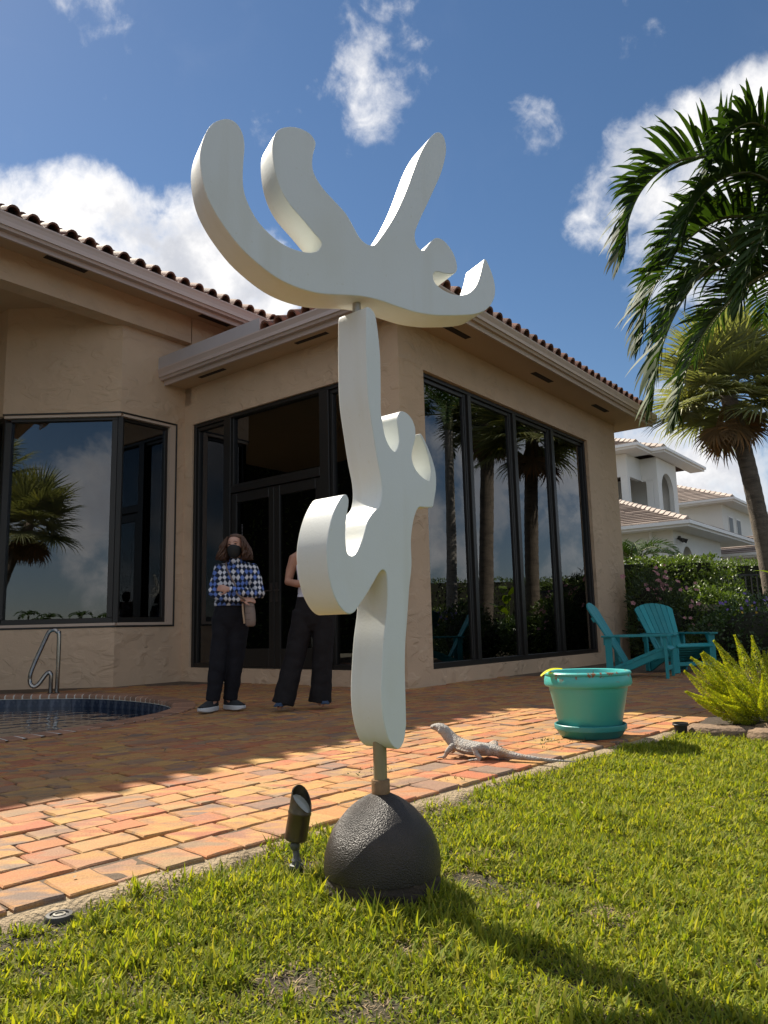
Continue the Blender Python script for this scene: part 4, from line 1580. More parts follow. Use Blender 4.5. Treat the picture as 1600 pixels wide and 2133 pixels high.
def chair(label):
    c = thing('garden_chair', label, 'chair', (0, 0, 0), 0, 'turquoise slatted garden chairs on the patio', local=True)
    B = lambda mb, nm: mb.build(nm, M_chair, c, bevel=.004, seg=2)
    # faces +x; y across; seat slopes down to the back
    for s in (-1, 1):
        B(MB().box(.40, .435, s * .30 - .05, s * .30 + .05, 0, .545), 'leg')                      # front post
        # side rail: from front seat edge down to the ground behind
        y0, y1 = s * .262 - .014, s * .262 + .014
        pr = [(.44, .27), (.44, .375), (.40, .395), (.30, .39), (-.36, .115), (-.44, .0), (-.30, .0), (.28, .25)]
        B(MB().prism([(x, 0, z) for x, z in pr], (0, y0, 0), (0, y1, 0)), 'side_rail')
        B(MB().box(-.36, -.27, s * .315 - .015, s * .315 + .015, 0, .545), 'back_post')
        # armrest, wide in front and narrowing to the back
        ar = [(-.40, s * .255), (-.40, s * .36), (.30, s * .39), (.47, s * .385), (.51, s * .33), (.47, s * .255), (.2, s * .245)]
        B(MB().prism([(x, y, .546) for x, y in ar], (0, 0, 0), (0, 0, .026)), 'armrest')
        B(MB().prism([(.36, 0, .545), (.29, 0, .545), (.36, 0, .40)], (0, s * .30 - .012, 0), (0, s * .30 + .012, 0)), 'bracket')
    B(MB().box(-.375, -.361, -.34, .34, .44, .544), 'back_rail')
    B(MB().box(.40, .425, -.248, .248, .10, .155), 'stretcher')
    for i in range(7):                    # seat slats
        t = i / 6
        x = .43 - t * .58
        z = .402 - .02 * (0) - .42 * (t * .58) * .98 + (0 if i else -.012)
        mb = MB()
        ca, sa = math.cos(-.40), math.sin(-.40)
        w2 = .042
        ang = .38 if i else -.5
        d = (math.cos(ang) * w2, math.sin(ang) * w2)
        nrm = (-math.sin(ang) * .011, math.cos(ang) * .011)
        P = [(x - d[0], z - d[1] - nrm[1]), (x + d[0], z + d[1] - nrm[1]), (x + d[0] + nrm[0] * 2, z + d[1] + nrm[1]), (x - d[0] + nrm[0] * 2, z - d[1] + nrm[1])]
        mb.prism([(a, 0, b) for a, b in P], (0, -.285, 0), (0, .285, 0))
        B(mb, 'seat_slat')
    # fan of back slats, reclined
    rec = R(29)
    bx, bz = -.135, .17
    ux = Vector((-math.sin(rec), 0, math.cos(rec)))
    nx_ = Vector((math.cos(rec), 0, math.sin(rec)))
    nS = 7
    top_r = lambda y: .985 - .62 * (y * .9) ** 2 * 1.6
    for i in range(nS):
        yb0, yb1 = -.20 + .4 * i / nS + .003, -.20 + .4 * (i + 1) / nS - .003
        yt0, yt1 = -.335 + .67 * i / nS + .003, -.335 + .67 * (i + 1) / nS - .003
        P = [(yb0, -.03), (yb1, -.03), (yt1, top_r(yt1) - (.02 if i == nS - 1 else 0)), ((yt0 + yt1) / 2, top_r((yt0 + yt1) / 2) + .002), (yt0, top_r(yt0) - (.02 if i == 0 else 0))]
        pts = [Vector((bx, y, bz)) + ux * h for y, h in P]
        B(MB().prism(pts, nx_ * -.01, nx_ * .01), 'back_slat')
    for h, w in ((.10, .21), (.42, .29), (.72, .31)):
        p = Vector((bx, 0, bz)) + ux * h - nx_ * .024
        q = [p + Vector((0, -w, 0)) - ux * .035, p + Vector((0, w, 0)) - ux * .035, p + Vector((0, w, 0)) + ux * .035, p + Vector((0, -w, 0)) + ux * .035]
        B(MB().prism(q, nx_ * -.012, nx_ * .0135), 'back_brace')
    return c


def copy_thing(root):
    r = root.copy()
    COL.objects.link(r)
    for ch in list(root.children):
        c = ch.copy()
        COL.objects.link(c)
        c.parent = r
        for g in ch.children:
            d = g.copy()
            COL.objects.link(d)
            d.parent = c
    return r


ch1 = chair('turquoise slatted garden chair seen from its side, its back towards the house wall')
ch2 = copy_thing(ch1)
ch2['label'] = 'turquoise slatted garden chair seen from the front, its fanned back against the flowering hedge'
ch1.location = (3.44, 10.57, .002)
ch1.rotation_euler = (0, 0, R(-27))
ch2.location = (4.36, 11.53, .002)
ch2.rotation_euler = (0, 0, R(-78))
# ------------------------------------------------------------------ people
M_skin = material('skin', (.52, .29, .21), .5, .08, 20, .05, 90)
M_skin2 = material('tanned_skin', (.40, .20, .125), .45, .08, 20, .05, 90)
M_dark = material('black_trousers', (.012, .012, .016), .8, .3, 12, .5, 9, spec=.2)
M_dark2 = material('dark_wide_trousers', (.015, .013, .014), .8, .3, 12, .5, 9, spec=.2)
M_hair = material('brown_hair', (.070, .030, .015), .5, .4, 30, .4, 60, stretch=(1, 1, .3), col2=(.14, .075, .035), c2scale=12, c2lo=.5, c2hi=.75)
M_mask = material('black_mask', (.010, .011, .011), .75, .1, 20)
M_sole = material('pale_sole', (.55, .56, .57), .6)
M_shoe = material('dark_knit_shoe', (.02, .023, .028), .8, .3, 60, .3, 150)
M_flat = material('blue_suede_flat', (.035, .06, .11), .8, .1, 40)
M_tan = material('taupe_bag', (.21, .155, .125), .5, .12, 20, .25, 25)
M_top = material('white_knit_top', (.66, .67, .76), .8, .05, 20, .3, 60)


def diamond_material():
    m = material('diamond_print_cloth', (.5, .5, .5), .8, 0, 5, .35, 10, spec=.2)
    N, L = m.node_tree.nodes, m.node_tree.links
    p = N['Principled BSDF']
    tc = N.new('ShaderNodeTexCoord')
    nz = N.new('ShaderNodeTexNoise')
    L.new(tc.outputs['Object'], nz.inputs['Vector'])
    nz.inputs['Scale'].default_value = 7
    sp = N.new('ShaderNodeSeparateXYZ')
    ad = N.new('ShaderNodeVectorMath')
    ad.operation = 'MULTIPLY_ADD'
    L.new(nz.outputs['Color'], ad.inputs[0])
    ad.inputs[1].default_value = (.05, .05, .05)
    L.new(tc.outputs['Object'], ad.inputs[2])
    L.new(ad.outputs[0], sp.inputs[0])

    def mt(op, a, b=None):
        n = N.new('ShaderNodeMath')
        n.operation = op
        for i, s in enumerate((a, b)):
            if s is None:
                continue
            if isinstance(s, (int, float)):
                n.inputs[i].default_value = s
            else:
                L.new(s, n.inputs[i])
        return n.outputs[0]
    X = mt('MULTIPLY', mt('ADD', sp.outputs[0], mt('MULTIPLY', sp.outputs[1], .35)), 1 / .043)
    Z = mt('MULTIPLY', sp.outputs[2], 1 / .054)
    a, b = mt('FLOOR', mt('ADD', X, Z)), mt('FLOOR', mt('SUBTRACT', X, Z))
    par = mt('GREATER_THAN', mt('FRACT', mt('MULTIPLY', mt('ADD', mt('ADD', a, b), 200), .5)), .25)      # alternate rows
    cb = N.new('ShaderNodeCombineXYZ')
    L.new(a, cb.inputs[0])
    L.new(b, cb.inputs[1])
    wn = N.new('ShaderNodeTexWhiteNoise')
    L.new(cb.outputs[0], wn.inputs['Vector'])
    cr = N.new('ShaderNodeValToRGB')
    cr.color_ramp.interpolation = 'CONSTANT'
    e = cr.color_ramp.elements
    e[0].color = (.62, .63, .68, 1)
    e[1].position = .52
    e[1].color = (.12, .20, .52, 1)
    L.new(wn.outputs['Value'], cr.inputs[0])
    mx = N.new('ShaderNodeMixRGB')
    L.new(par, mx.inputs[0])
    L.new(cr.outputs[0], mx.inputs[1])
    mx.inputs[2].default_value = (.016, .024, .045, 1)
    L.new(mx.outputs[0], p.inputs['Base Color'])
    return m


M_diam = diamond_material()


def remesh(o, vox, it=3):
    r = o.modifiers.new('skin', 'REMESH')
    r.mode = 'VOXEL'
    r.voxel_size = vox
    r.use_smooth_shade = True
    s = o.modifiers.new('soft', 'SMOOTH')
    s.factor = .5
    s.iterations = it


def head(mb, c, h=.225, turn=0.0, tilt=0.0):
    """skull, face and ears; faces -y; c: centre of the head"""
    ct, st = math.cos(turn), math.sin(turn)
    k = h / .225

    def fn(p):
        x, y, z = [q * k for q in p]
        x, z = x * math.cos(tilt) - z * math.sin(tilt), x * math.sin(tilt) + z * math.cos(tilt)
        return (c[0] + x * ct - y * st, c[1] + x * st + y * ct, c[2] + z)
    rg = [(0, -.048, -.112, .022, .020), (0, -.042, -.105, .036, .035), (0, -.03, -.088, .050, .055), (0, -.02, -.06, .061, .072), (0, -.012, -.03, .068, .082), (0, -.006, .0, .072, .089),
          (0, .0, .03, .074, .094), (0, .006, .06, .071, .092), (0, .01, .085, .058, .077), (0, .012, .103, .036, .05), (0, .012, .112, .012, .018)]
    mb.rings(rg, 20, fn)
    mb.tube([fn((0, -.088, .015)), fn((0, -.100, -.005)), fn((0, -.110, -.028)), fn((0, -.098, -.036))], [(.007 * k, .008), (.010 * k, .01), (.015 * k, .012), (.013 * k, .006)], 8)
    for s in (-1, 1):
        mb.blob(fn((.073 * s, .01, -.012)), (.010 * k, .02 * k, .03 * k), 8, 6)
        mb.blob(fn((.036 * s, -.070, -.022)), (.024 * k, .018 * k, .02 * k), 8, 6)
        mb.blob(fn((.030 * s, -.082, .028)), (.025 * k, .012 * k, .008 * k), 8, 6)
    mb.blob(fn((0, -.088, -.062)), (.024 * k, .013 * k, .012 * k), 8, 6)
    return fn


def hand(mb, wrist, dirv, palmn, side, k=1.0, curl=.5):
    """palm and five bent fingers; dirv along the hand, palmn out of the back of the hand, side: thumb side vector sign"""
    d = Vector(dirv).normalized()
    n = (Vector(palmn) - d * Vector(palmn).dot(d)).normalized()
    s = d.cross(n) * side
    w = Vector(wrist)
    mb.tube([w, w + d * .03 * k, w + d * .06 * k, w + d * .088 * k], [(.023 * k, .017 * k), (.034 * k, .016 * k), (.040 * k, .015 * k), (.037 * k, .012 * k)], 10, up=tuple(n))
    for i, (o, ln) in enumerate(((.029, .066), (.010, .076), (-.010, .071), (-.028, .056))):
        p = w + d * .082 * k + s * o * k
        a1, a2 = curl * .7, curl * 1.7
        q = p + (d * math.cos(a1) - n * math.sin(a1)) * ln * .5 * k
        r_ = q + (d * math.cos(a2) - n * math.sin(a2)) * ln * .5 * k
        mb.tube([p - d * .02 * k, p, q, r_], [.009 * k, .0092 * k, .0085 * k, .0065 * k], 8)
    p = w + d * .022 * k + s * .026 * k
    q = p + (d * .65 + s * .7 - n * .25).normalized() * .042 * k
    r_ = q + (d * .95 + s * .15 - n * .3).normalized() * .032 * k
    mb.tube([p, q, r_], [.013 * k, .0105 * k, .008 * k], 8)


def wrinkle(o, st=.012, sz=.12):
    t = bpy.data.textures.get('cloth_folds') or bpy.data.textures.new('cloth_folds', 'CLOUDS')
    t.noise_scale = sz
    d = o.modifiers.new('folds', 'DISPLACE')
    d.texture = t
    d.strength = st
    d.mid_level = .5
    d.texture_coords = 'LOCAL'


# --- woman in the printed blouse
W1 = thing('person', 'person in blue and white diamond print blouse and black mask, arms folded', 'person', (-1.55, 7.42, .006), 0, 'people standing on the shaded patio', local=True)
b = MB()
hc = (.07, -.02, 1.585)
fn1 = head(b, hc, .225, R(-6), R(4))
b.tube([(.075, .01, 1.36), (.075, .0, 1.44), (.07, -.005, 1.52)], [.05, .047, .050], 14)
b.rings([(.03, .02, .86, .16, .115), (.035, .015, .96, .155, .11), (.045, .01, 1.06, .128, .09), (.055, .005, 1.2, .145, .10), (.065, .01, 1.31, .165, .10), (.07, .015, 1.38, .15, .075), (.073, .012, 1.42, .07, .05)], 20)
# legs
b.tube([(-.05, .02, .90), (-.08, .0, .5), (-.135, -.03, .09)], [.085, .06, .04], 12)
b.tube([(.10, .02, .90), (.06, .04, .5), (.0, .08, .09)], [.085, .06, .04], 12)
b.tube([(-.135, -.02, .09), (-.155, -.08, .06), (-.18, -.15, .045)], [.034, .028, .020], 10)
b.tube([(.0, .09, .09), (.05, .05, .06), (.11, .0, .045)], [.034, .028, .020], 10)
# arms: upper arm, elbow, forearm
LS, LE, LW = (-.085, .02, 1.365), (-.145, -.03, 1.135), (.17, -.185, 1.055)
RS, RE, RW = (.225, .02, 1.365), (.315, -.05, 1.105), (.045, -.20, 1.150)
b.tube([(0, .01, 1.37), LS, LE, (.0, -.15, 1.085), LW], [.06, .05, .04, .034, .026], 12)
b.tube([(.14, .01, 1.37), RS, RE, (.18, -.18, 1.115), RW], [.06, .05, .04, .034, .026], 12)
hand(b, RW, (-1, .10, .22), (-.1, -1, .2), -1, .92, .55)
hand(b, LW, (1, .2, -.02), (0, -.8, .6), 1, .92, .5)
body1 = b.build('body', M_skin, W1)
remesh(body1, .0065, 2)
# blouse: torso and sleeves in one
t = MB()
t.rings([(.035, .0, 1.00, .172, .125), (.04, .0, 1.03, .182, .132), (.05, .0, 1.10, .165, .12), (.055, -.005, 1.2, .168, .125), (.065, .0, 1.30, .185, .122), (.07, .01, 1.375, .170, .092), (.075, .01, 1.415, .10, .07), (.075, .005, 1.435, .066, .06), (.075, .003, 1.465, .060, .058)], 24)
ad = lambda p, z: (p[0], p[1], p[2] + z)
t.tube([(.0, .01, 1.365), LS, (-.12, .0, 1.25), LE, (-.09, -.10, 1.105), (.02, -.165, 1.080), (.165, -.19, 1.055)], [.068, .066, .060, .055, .052, .046, .036], 14)
t.tube([(.14, .01, 1.365), RS, (.275, -.01, 1.24), RE, (.26, -.14, 1.105), (.16, -.195, 1.125), (.055, -.205, 1.148)], [.068, .066, .060, .055, .052, .046, .036], 14)
blouse = t.build('blouse', M_diam, W1)
remesh(blouse, .009, 3)
wrinkle(blouse, .02, .07)
col = MB()
col.tube([(.075 - .05, -.05, 1.45), (.075, -.068, 1.435), (.075 + .05, -.05, 1.45)], [(.012, .02), (.014, .024), (.012, .02)], 8)
col.tube([(.09, -.072, 1.44), (.105, -.125, 1.36), (.10, -.135, 1.24)], [(.014, .006), (.016, .006), (.012, .005)], 8)
col.build('neck_tie', M_diam, W1, smooth=60)
# trousers
t = MB()
t.rings([(.025, .02, .74, .06, .06), (.022, .02, .79, .12, .10), (.02, .02, .84, .16, .12), (.03, .018, .90, .18, .13), (.033, .012, .97, .172, .122), (.037, .008, 1.02, .158, .112)], 22)
t.tube([(-.055, .02, .88), (-.075, .005, .66), (-.095, -.01, .46), (-.12, -.02, .26), (-.138, -.022, .10)], [.108, .092, .084, .078, .070], 16)
t.tube([(.105, .02, .88), (.085, .03, .66), (.062, .045, .46), (.03, .07, .26), (.005, .088, .10)], [.108, .092, .084, .078, .070], 16)
tr1 = t.build('trousers', M_dark, W1)
remesh(tr1, .010, 3)
wrinkle(tr1, .022, .09)


def sneaker(an, d, mat, sole, parent, ln=.27, k=1.0):
    d = Vector((d[0], d[1], 0)).normalized()
    s = Vector((-d.y, d.x, 0))
    heel = Vector((an[0], an[1], 0)) - d * .07
    up_, so = MB(), MB()
    rows = [(0, .030, .022), (.03, .038, .0), (.10, .042, .0), (.17, .050, .0), (.23, .046, .0), (.262, .030, .0), (.272, .012, .0)]
    v, f = [], []
    nn = len(rows)
    for z0_, z1_, grow, tgt in ((.004, .050, 1.04, so), (.048, None, .93, up_)):
        vs = []
        for i, (q, w, _) in enumerate(rows):
            top = z1_ if z1_ else (.105, .118, .112, .085, .066, .058, .050)[i]
            rise = .018 * max(0, (q - .19) / .08) ** 2 + (.008 if q < .02 else 0)
            for sg, zz in ((-1, z0_ + rise), (1, z0_ + rise), (.72 if not z1_ else 1, top), (-.72 if not z1_ else -1, top)):
                p = heel + d * q * k * (ln / .272) + s * (w * grow * sg * k)
                vs.append((p.x, p.y, zz))
        fs = [(i * 4 + a, i * 4 + (a + 1) % 4, i * 4 + 4 + (a + 1) % 4, i * 4 + 4 + a) for i in range(nn - 1) for a in range(4)]
        fs += [(3, 2, 1, 0), tuple((nn - 1) * 4 + a for a in range(4))]
        tgt.add(vs, fs)
    u = up_.build('shoe', mat, parent, smooth=70, bevel=.012, seg=3)
    if sole:
        so.build('sole', sole, u, smooth=60, bevel=.008, seg=2)
    return u


sneaker((-.142, -.03), (-.40, -.92), M_shoe, M_sole, W1)
sneaker((.005, .09), (.80, -.60), M_shoe, M_sole, W1)
# hair: a cap and loose curls at the sides
hr = MB()
hr.rings([(hc[0] + .004, .045, 1.51, .085, .055), (hc[0] + .004, .04, 1.56, .098, .075), (hc[0] + .004, .032, 1.61, .102, .085), (hc[0] + .004, .024, 1.65, .096, .095), (hc[0] + .003, .012, 1.68, .080, .098), (hc[0] + .002, .004, 1.700, .055, .075), (hc[0], .0, 1.71, .02, .03)], 22)
hrn = random.Random(4)
for i in range(230):
    sd = -1 if i % 2 else 1
    a = hrn.uniform(-.7, 1.6)
    x0 = hc[0] + sd * (.066 + .012 * hrn.random()) * math.cos(a * .55)
    y0 = -.035 + .10 * math.sin(a) * .8
    pts = []
    ph = hrn.uniform(0, 6.28)
    ou = hrn.uniform(.015, .085)
    for k in range(10):
        t_ = k / 9
        z = 1.675 - t_ * .225
        w = .026 * math.sin(ph + t_ * 11) * t_ ** 1.5 + sd * .02 * max(0, t_ - .7)
        x = x0 + sd * (ou * math.sin(min(1, t_ * 1.25) * 1.7)) + w
        pts.append((x, y0 + .026 * math.cos(ph + t_ * 11) * t_, z))
    hr.tube(pts, [.004, .006, .0075, .0085, .0085, .0085, .008, .007, .005, .002], 5)
hr.build('hair', M_hair, W1, smooth=70)
for s in (-1, 1):
    e = fn1((.030 * s, -.0895, .012))
    MB().blob(e, (.014, .007, .0060), 10, 6).build('eye', material('eye_dark', (.03, .018, .014), .25), W1, smooth=80)
    MB().tube([fn1((.046 * s, -.084, .030)), fn1((.030 * s, -.097, .037)), fn1((.014 * s, -.096, .033))], [.002, .0032, .0025], 6).build('eyebrow', M_hair, W1, smooth=80)
mk = MB()
mk.rings([(0, -.050, -.119, .022, .034), (0, -.050, -.104, .046, .056), (0, -.044, -.08, .058, .073), (0, -.040, -.05, .066, .084), (0, -.036, -.03, .069, .088), (0, -.040, -.008, .058, .084), (0, -.046, .004, .028, .074)], 24, fn1)
mk.tube([fn1((.066, -.045, -.03)), fn1((.079, .0, -.012))], .0022, 5)
mk.tube([fn1((-.066, -.045, -.03)), fn1((-.079, .0, -.012))], .0022, 5)
mk.build('face_mask', M_mask, W1, smooth=60)
# cross-body bag: worn by the person, a thing of its own
bag = thing('handbag', 'small taupe quilted crossbody bag hanging at the hip of the masked person', 'handbag', (-1.55 + .245, 7.42 - .15, .80), 0, local=True)
q = MB()
q.rings([(0, 0, .0, .030, .018), (.0, 0, .012, .047, .030), (.0, 0, .06, .052, .034), (-.004, 0, .12, .052, .034), (-.010, 0, .18, .050, .033), (-.016, 0, .225, .046, .029), (-.018, 0, .245, .030, .018)], 18)
q.build('pouch', M_tan, bag, smooth=60)
for z in (.065, .125, .185):
    MB().rings([(-.003 - z * .04, 0, z, .0525, .0345), (-.003 - z * .04, 0, z + .004, .0525, .0345)], 18).build('seam', material('bag_seam', (.10, .07, .055), .6), bag, smooth=60)
MB().tube([(-.055, -.012, .03), (-.068, -.02, .14), (-.072, -.02, .22)], [(.008, .010)] * 3, 8).build('side_trim', material('tan_trim', (.42, .29, .18), .4), bag, smooth=60)
off = Vector((.245, -.15, .794))
st = [Vector(p) - off for p in ((.21, -.17, 1.02), (.185, -.24, 1.06), (.13, -.245, 1.11), (.10, -.165, 1.19), (.055, -.148, 1.27), (.012, -.125, 1.35), (-.012, -.07, 1.415), (-.015, .0, 1.432))]
st2 = [Vector((-.01, 0, .235)), Vector((-.03, -.02, .24)), Vector(st[0])]
q = MB()
q.tube(smooth_curve(st, 4, False), (.0035, .0115) and [(.010, .0035)] * (4 * (len(st) - 1) + 1), 8, up=(0, 1, .3))
q.tube(st2, [(.010, .0035)] * 3, 8, up=(0, 1, .3))
q.build('strap', M_tan, bag, smooth=60)

# --- the second person, half hidden by the sculpture
W2 = thing('person', 'person in white sleeveless top and dark wide trousers, upper half hidden behind the white sculpture', 'person', (-.705, 7.36, .006), 0, 'people standing on the shaded patio', local=True)
b = MB()
hc2 = (.0, -.01, 1.64)
fn2 = head(b, hc2, .225, R(8), 0)
b.tube([(.0, .02, 1.42), (0, .01, 1.5), (0, .0, 1.57)], [.052, .048, .05], 14)
b.rings([(0, .02, .92, .165, .115), (0, .015, 1.02, .158, .11), (0, .01, 1.12, .130, .09), (0, .005, 1.26, .148, .10), (0, .01, 1.37, .172, .10), (0, .012, 1.45, .165, .072), (0, .015, 1.485, .08, .05)], 20)
b.tube([(-.09, .02, .96), (-.17, .0, .5), (-.29, -.06, .09)], [.085, .06, .04], 12)
b.tube([(.09, .02, .96), (.07, .03, .5), (.04, .06, .09)], [.085, .06, .04], 12)
b.tube([(-.29, -.06, .09), (-.31, -.12, .055), (-.325, -.17, .036)], [.034, .028, .018], 10)
b.tube([(.04, .06, .09), (.06, .0, .055), (.08, -.05, .036)], [.034, .028, .018], 10)
S1, E1, Wr1 = (-.185, .015, 1.445), (-.245, -.01, 1.215), (-.02, -.19, 1.185)
S2, E2, Wr2 = (.185, .015, 1.445), (.245, -.01, 1.215), (.03, -.20, 1.225)
b.tube([(-.06, .012, 1.455), (-.15, .014, 1.466), S1, (-.225, .01, 1.33), E1, (-.15, -.11, 1.19), Wr1], [.045, .056, .058, .047, .041, .037, .026], 14)
b.tube([(.06, .012, 1.455), (.15, .014, 1.466), S2, (.225, .01, 1.33), E2, (.15, -.11, 1.20), Wr2], [.045, .056, .058, .047, .041, .037, .026], 14)
hand(b, Wr1, (1, -.1, .05), (0, -1, .2), 1, .92, .5)
hand(b, Wr2, (-1, -.1, .02), (0, -1, .2), -1, .92, .5)
body2 = b.build('body', M_skin2, W2)
remesh(body2, .0065, 3)
t = MB()
t.rings([(0, .008, 1.06, .166, .118), (0, .005, 1.10, .158, .112), (0, .0, 1.18, .152, .112), (0, -.004, 1.28, .162, .118), (0, .0, 1.37, .172, .114), (0, .008, 1.43, .12, .090), (0, .012, 1.455, .09, .07)], 24)
for s in (-1, 1):
    t.tube([(s * .10, -.06, 1.40), (s * .105, .0, 1.492), (s * .10, .075, 1.42)], [(.03, .016), (.028, .014), (.03, .016)], 8)
top2 = t.build('sleeveless_top', M_top, W2)
remesh(top2, .008, 3)
wrinkle(top2, .010, .08)
t = MB()
t.rings([(-.01, .02, .74, .07, .07), (-.01, .02, .80, .14, .11), (-.01, .02, .87, .19, .13), (-.005, .018, .95, .188, .13), (0, .012, 1.03, .172, .12), (0, .008, 1.115, .160, .114)], 22)
t.tube([(-.10, .02, .92), (-.15, .008, .66), (-.195, -.01, .46), (-.25, -.04, .24), (-.30, -.06, .06)], [.115, .108, .100, .102, .112], 16)
t.tube([(.095, .02, .92), (.085, .022, .66), (.075, .03, .46), (.06, .045, .24), (.045, .05, .06)], [.115, .105, .100, .103, .115], 16)
tr2 = t.build('trousers', M_dark2, W2)
remesh(tr2, .010, 3)
wrinkle(tr2, .022, .10)
sneaker((-.305, -.10), (-.30, -.95), M_flat, None, W2, .24, .85)
sneaker((.07, .02), (.45, -.89), M_flat, None, W2, .24, .85)
hr = MB()
hr.rings([(0, .05, 1.52, .075, .05), (0, .045, 1.60, .092, .075), (0, .03, 1.67, .092, .09), (0, .012, 1.73, .074, .09), (0, .0, 1.755, .03, .045)], 20)
hr.build('hair', M_hair, W2, smooth=70)
for s in (-1, 1):
    MB().blob(fn2((.030 * s, -.0895, .012)), (.012, .006, .0050), 10, 6).build('eye', bpy.data.materials['eye_dark'], W2, smooth=80)
# ------------------------------------------------------------------ white house next door
M_nw = material('white_render', (.78, .78, .74), .85, .04, 2, .08, 60)
M_nf = material('white_fascia', (.82, .82, .80), .5, .03, 2)
M_ntile = material('grey_flat_tile', (.27, .22, .19), .8, .22, 3, .3, 14, island=.22)
M_ncap = material('pale_ridge_tile', (.36, .30, .26), .8, .2, 5, .3, 20, objvar=.15)
M_nwood = material('dark_wood_ceiling', (.07, .035, .02), .7)
M_ndark = material('dark_opening', (.03, .03, .032), .4)
NK = Vector((12.2, 30.0, 0))


def NP(a, b, z):
    return NK + HU * a + HV * b + Vector((0, 0, z))


nh = thing('house', 'white house with grey tiled hip roofs and an open arched tower beyond the hedge', 'house', tuple(NK))


def courses(A, B, C, D, n, name='roof'):
    """a roof slope A-B (eave) up to D-C, as n stepped courses of flat tiles"""
    A, B, C, D = map(Vector, (A, B, C, D))
    nm = (B - A).cross(D - A).normalized()
    if nm.z < 0:
        nm = -nm
    mb = MB()
    for i in range(n):
        t0, t1 = i / n, (i + 1.12) / n
        p0, p1 = A.lerp(D, t0), B.lerp(C, t0)
        q0, q1 = A.lerp(D, min(1, t1)), B.lerp(C, min(1, t1))
        L_ = (p1 - p0).length
        m = max(1, int(L_ / 1.1))
        for j in range(m):
            s0, s1 = (j + .004) / m, (j + .996) / m
            a, b, c, d = p0.lerp(p1, s0), p0.lerp(p1, s1), q0.lerp(q1, s1), q0.lerp(q1, s0)
            u1, u0 = nm * (.075 + random.uniform(0, .012)), nm * .012
            mb.hexa([a - u0, b - u0, c - nm * .05, d - nm * .05, a + u1, b + u1, c + u0, d + u0])
    o = mb.build(name, M_ntile, nh)
    return o


def hip(A, B, n, roof):
    A, B = Vector(A), Vector(B)
    d = B - A
    rot = d.to_track_quat('X', 'Z').to_matrix().to_4x4()
    ln = d.length / n
    mb = MB()
    mb.v = [(0, -.17, -.06), (0, 0, .09), (0, .17, -.06), (ln * 1.08, -.14, -.09), (ln * 1.08, 0, .045), (ln * 1.08, .14, -.09), (0, -.17, -.12), (0, .17, -.12)]
    mb.f = [(0, 1, 4, 3), (1, 2, 5, 4), (0, 6, 7, 2, 1)]
    me = mb.mesh('ridge_tile', M_ncap)
    for i in range(n):
        o = link('ridge_tile', me, roof)
        o.matrix_basis = Matrix.Translation(A.lerp(B, i / n) + Vector((0, 0, .09))) @ rot


def hip_roof(a0, a1, b0, b1, z, rise, nc, ridge_caps=9, right_hip=True):
    """eaves rectangle in house-aligned coordinates; slopes towards -u, -v"""
    w = min(a1 - a0, b1 - b0) / 2
    zt = z + rise * w
    e = [NP(a0, b0, z), NP(a1, b0, z), NP(a1, b1, z), NP(a0, b1, z)]
    r0, r1 = (NP(a0 + w, b0 + w, zt), NP(a1 - w, b0 + w, zt)) if a1 - a0 >= b1 - b0 else (NP(a0 + w, b0 + w, zt), NP(a0 + w, b1 - w, zt))
    if a1 - a0 >= b1 - b0:
        ro = courses(e[0], e[1], r1 if right_hip else NP(a1, b0 + w, zt), r0, nc)
        courses(e[3], e[0], r0, r0, nc)
    else:
        ro = courses(e[0], e[1], r0, r0, nc)
        courses(e[3], e[0], r0, r1, nc)
    # under-roof so that nothing shows through
    mb = MB()
    zz = Vector((0, 0, -.03))
    mb.quad(e[0] + zz, e[1] + zz, r0 + zz)
    mb.quad(e[3] + zz, e[0] + zz, r0 + zz)
    mb.quad(e[1] + zz, e[2] + zz, r1 + zz, r0 + zz)
    mb.quad(e[2] + zz, e[3] + zz, r0 + zz, r1 + zz)
    mb.build('roof_deck', M_nwood, nh)
    hip(e[0], r0, ridge_caps, ro)
    return ro


def nbox(mb, a0, a1, b0, b1, z0, z1):
    return mb.box(a0, a1, b0, b1, z0, z1, fn=NP)


def eaves(a0, a1, b0, b1, z, inset, h=.24):
    """fascia with gutter lip and soffit along the two seen sides"""
    mb = MB()
    nbox(mb, a0 - .02, a1, b0 - .02, b0 + .06, z - h, z - .012)
    nbox(mb, a0 - .02, a0 + .06, b0 + .061, b1, z - h, z - .012)
    nbox(mb, a0 - .13, a1, b0 - .13, b0 - .021, z - .14, z - .0)
    nbox(mb, a0 - .13, a0 - .021, b0 - .02, b1, z - .14, z - .0)
    mb.build('fascia', M_nf, nh)
    s = MB()
    nbox(s, a0 + .061, a1, b0 + .061, b1, z - h + .01, z - h + .06)
    s.build('soffit', M_nf, nh)


# low front wing with arched openings
Z1 = 4.75
hip_roof(0, 11.2, 0, 9, Z1, .40, 16, 15, right_hip=False)
eaves(0, 11.2, 0, 9, Z1, .9)


def arched_wall(a0, a1, b, z1, arches, th, fnp):
    """outline with arched notches from the ground"""
    out = [(a0, -.1)]
    for c, w, top in arches:
        r = w / 2
        out.append((c - r, -.1))
        for k in range(13):
            t = math.pi * k / 12
            out.append((c - r * math.cos(t), top - r + r * math.sin(t)))
        out.append((c + r, -.1))
    out += [(a1, -.1), (a1, z1), (a0, z1)]
    n = len(out)
    mb = MB()
    mb.v = [fnp(x, b, z) for x, z in out] + [fnp(x, b + th, z) for x, z in out]
    mb.f = [tuple(range(n - 1, -1, -1)), tuple(range(n, 2 * n))] + [(i, (i + 1) % n, n + (i + 1) % n, n + i) for i in range(n)]
    return mb


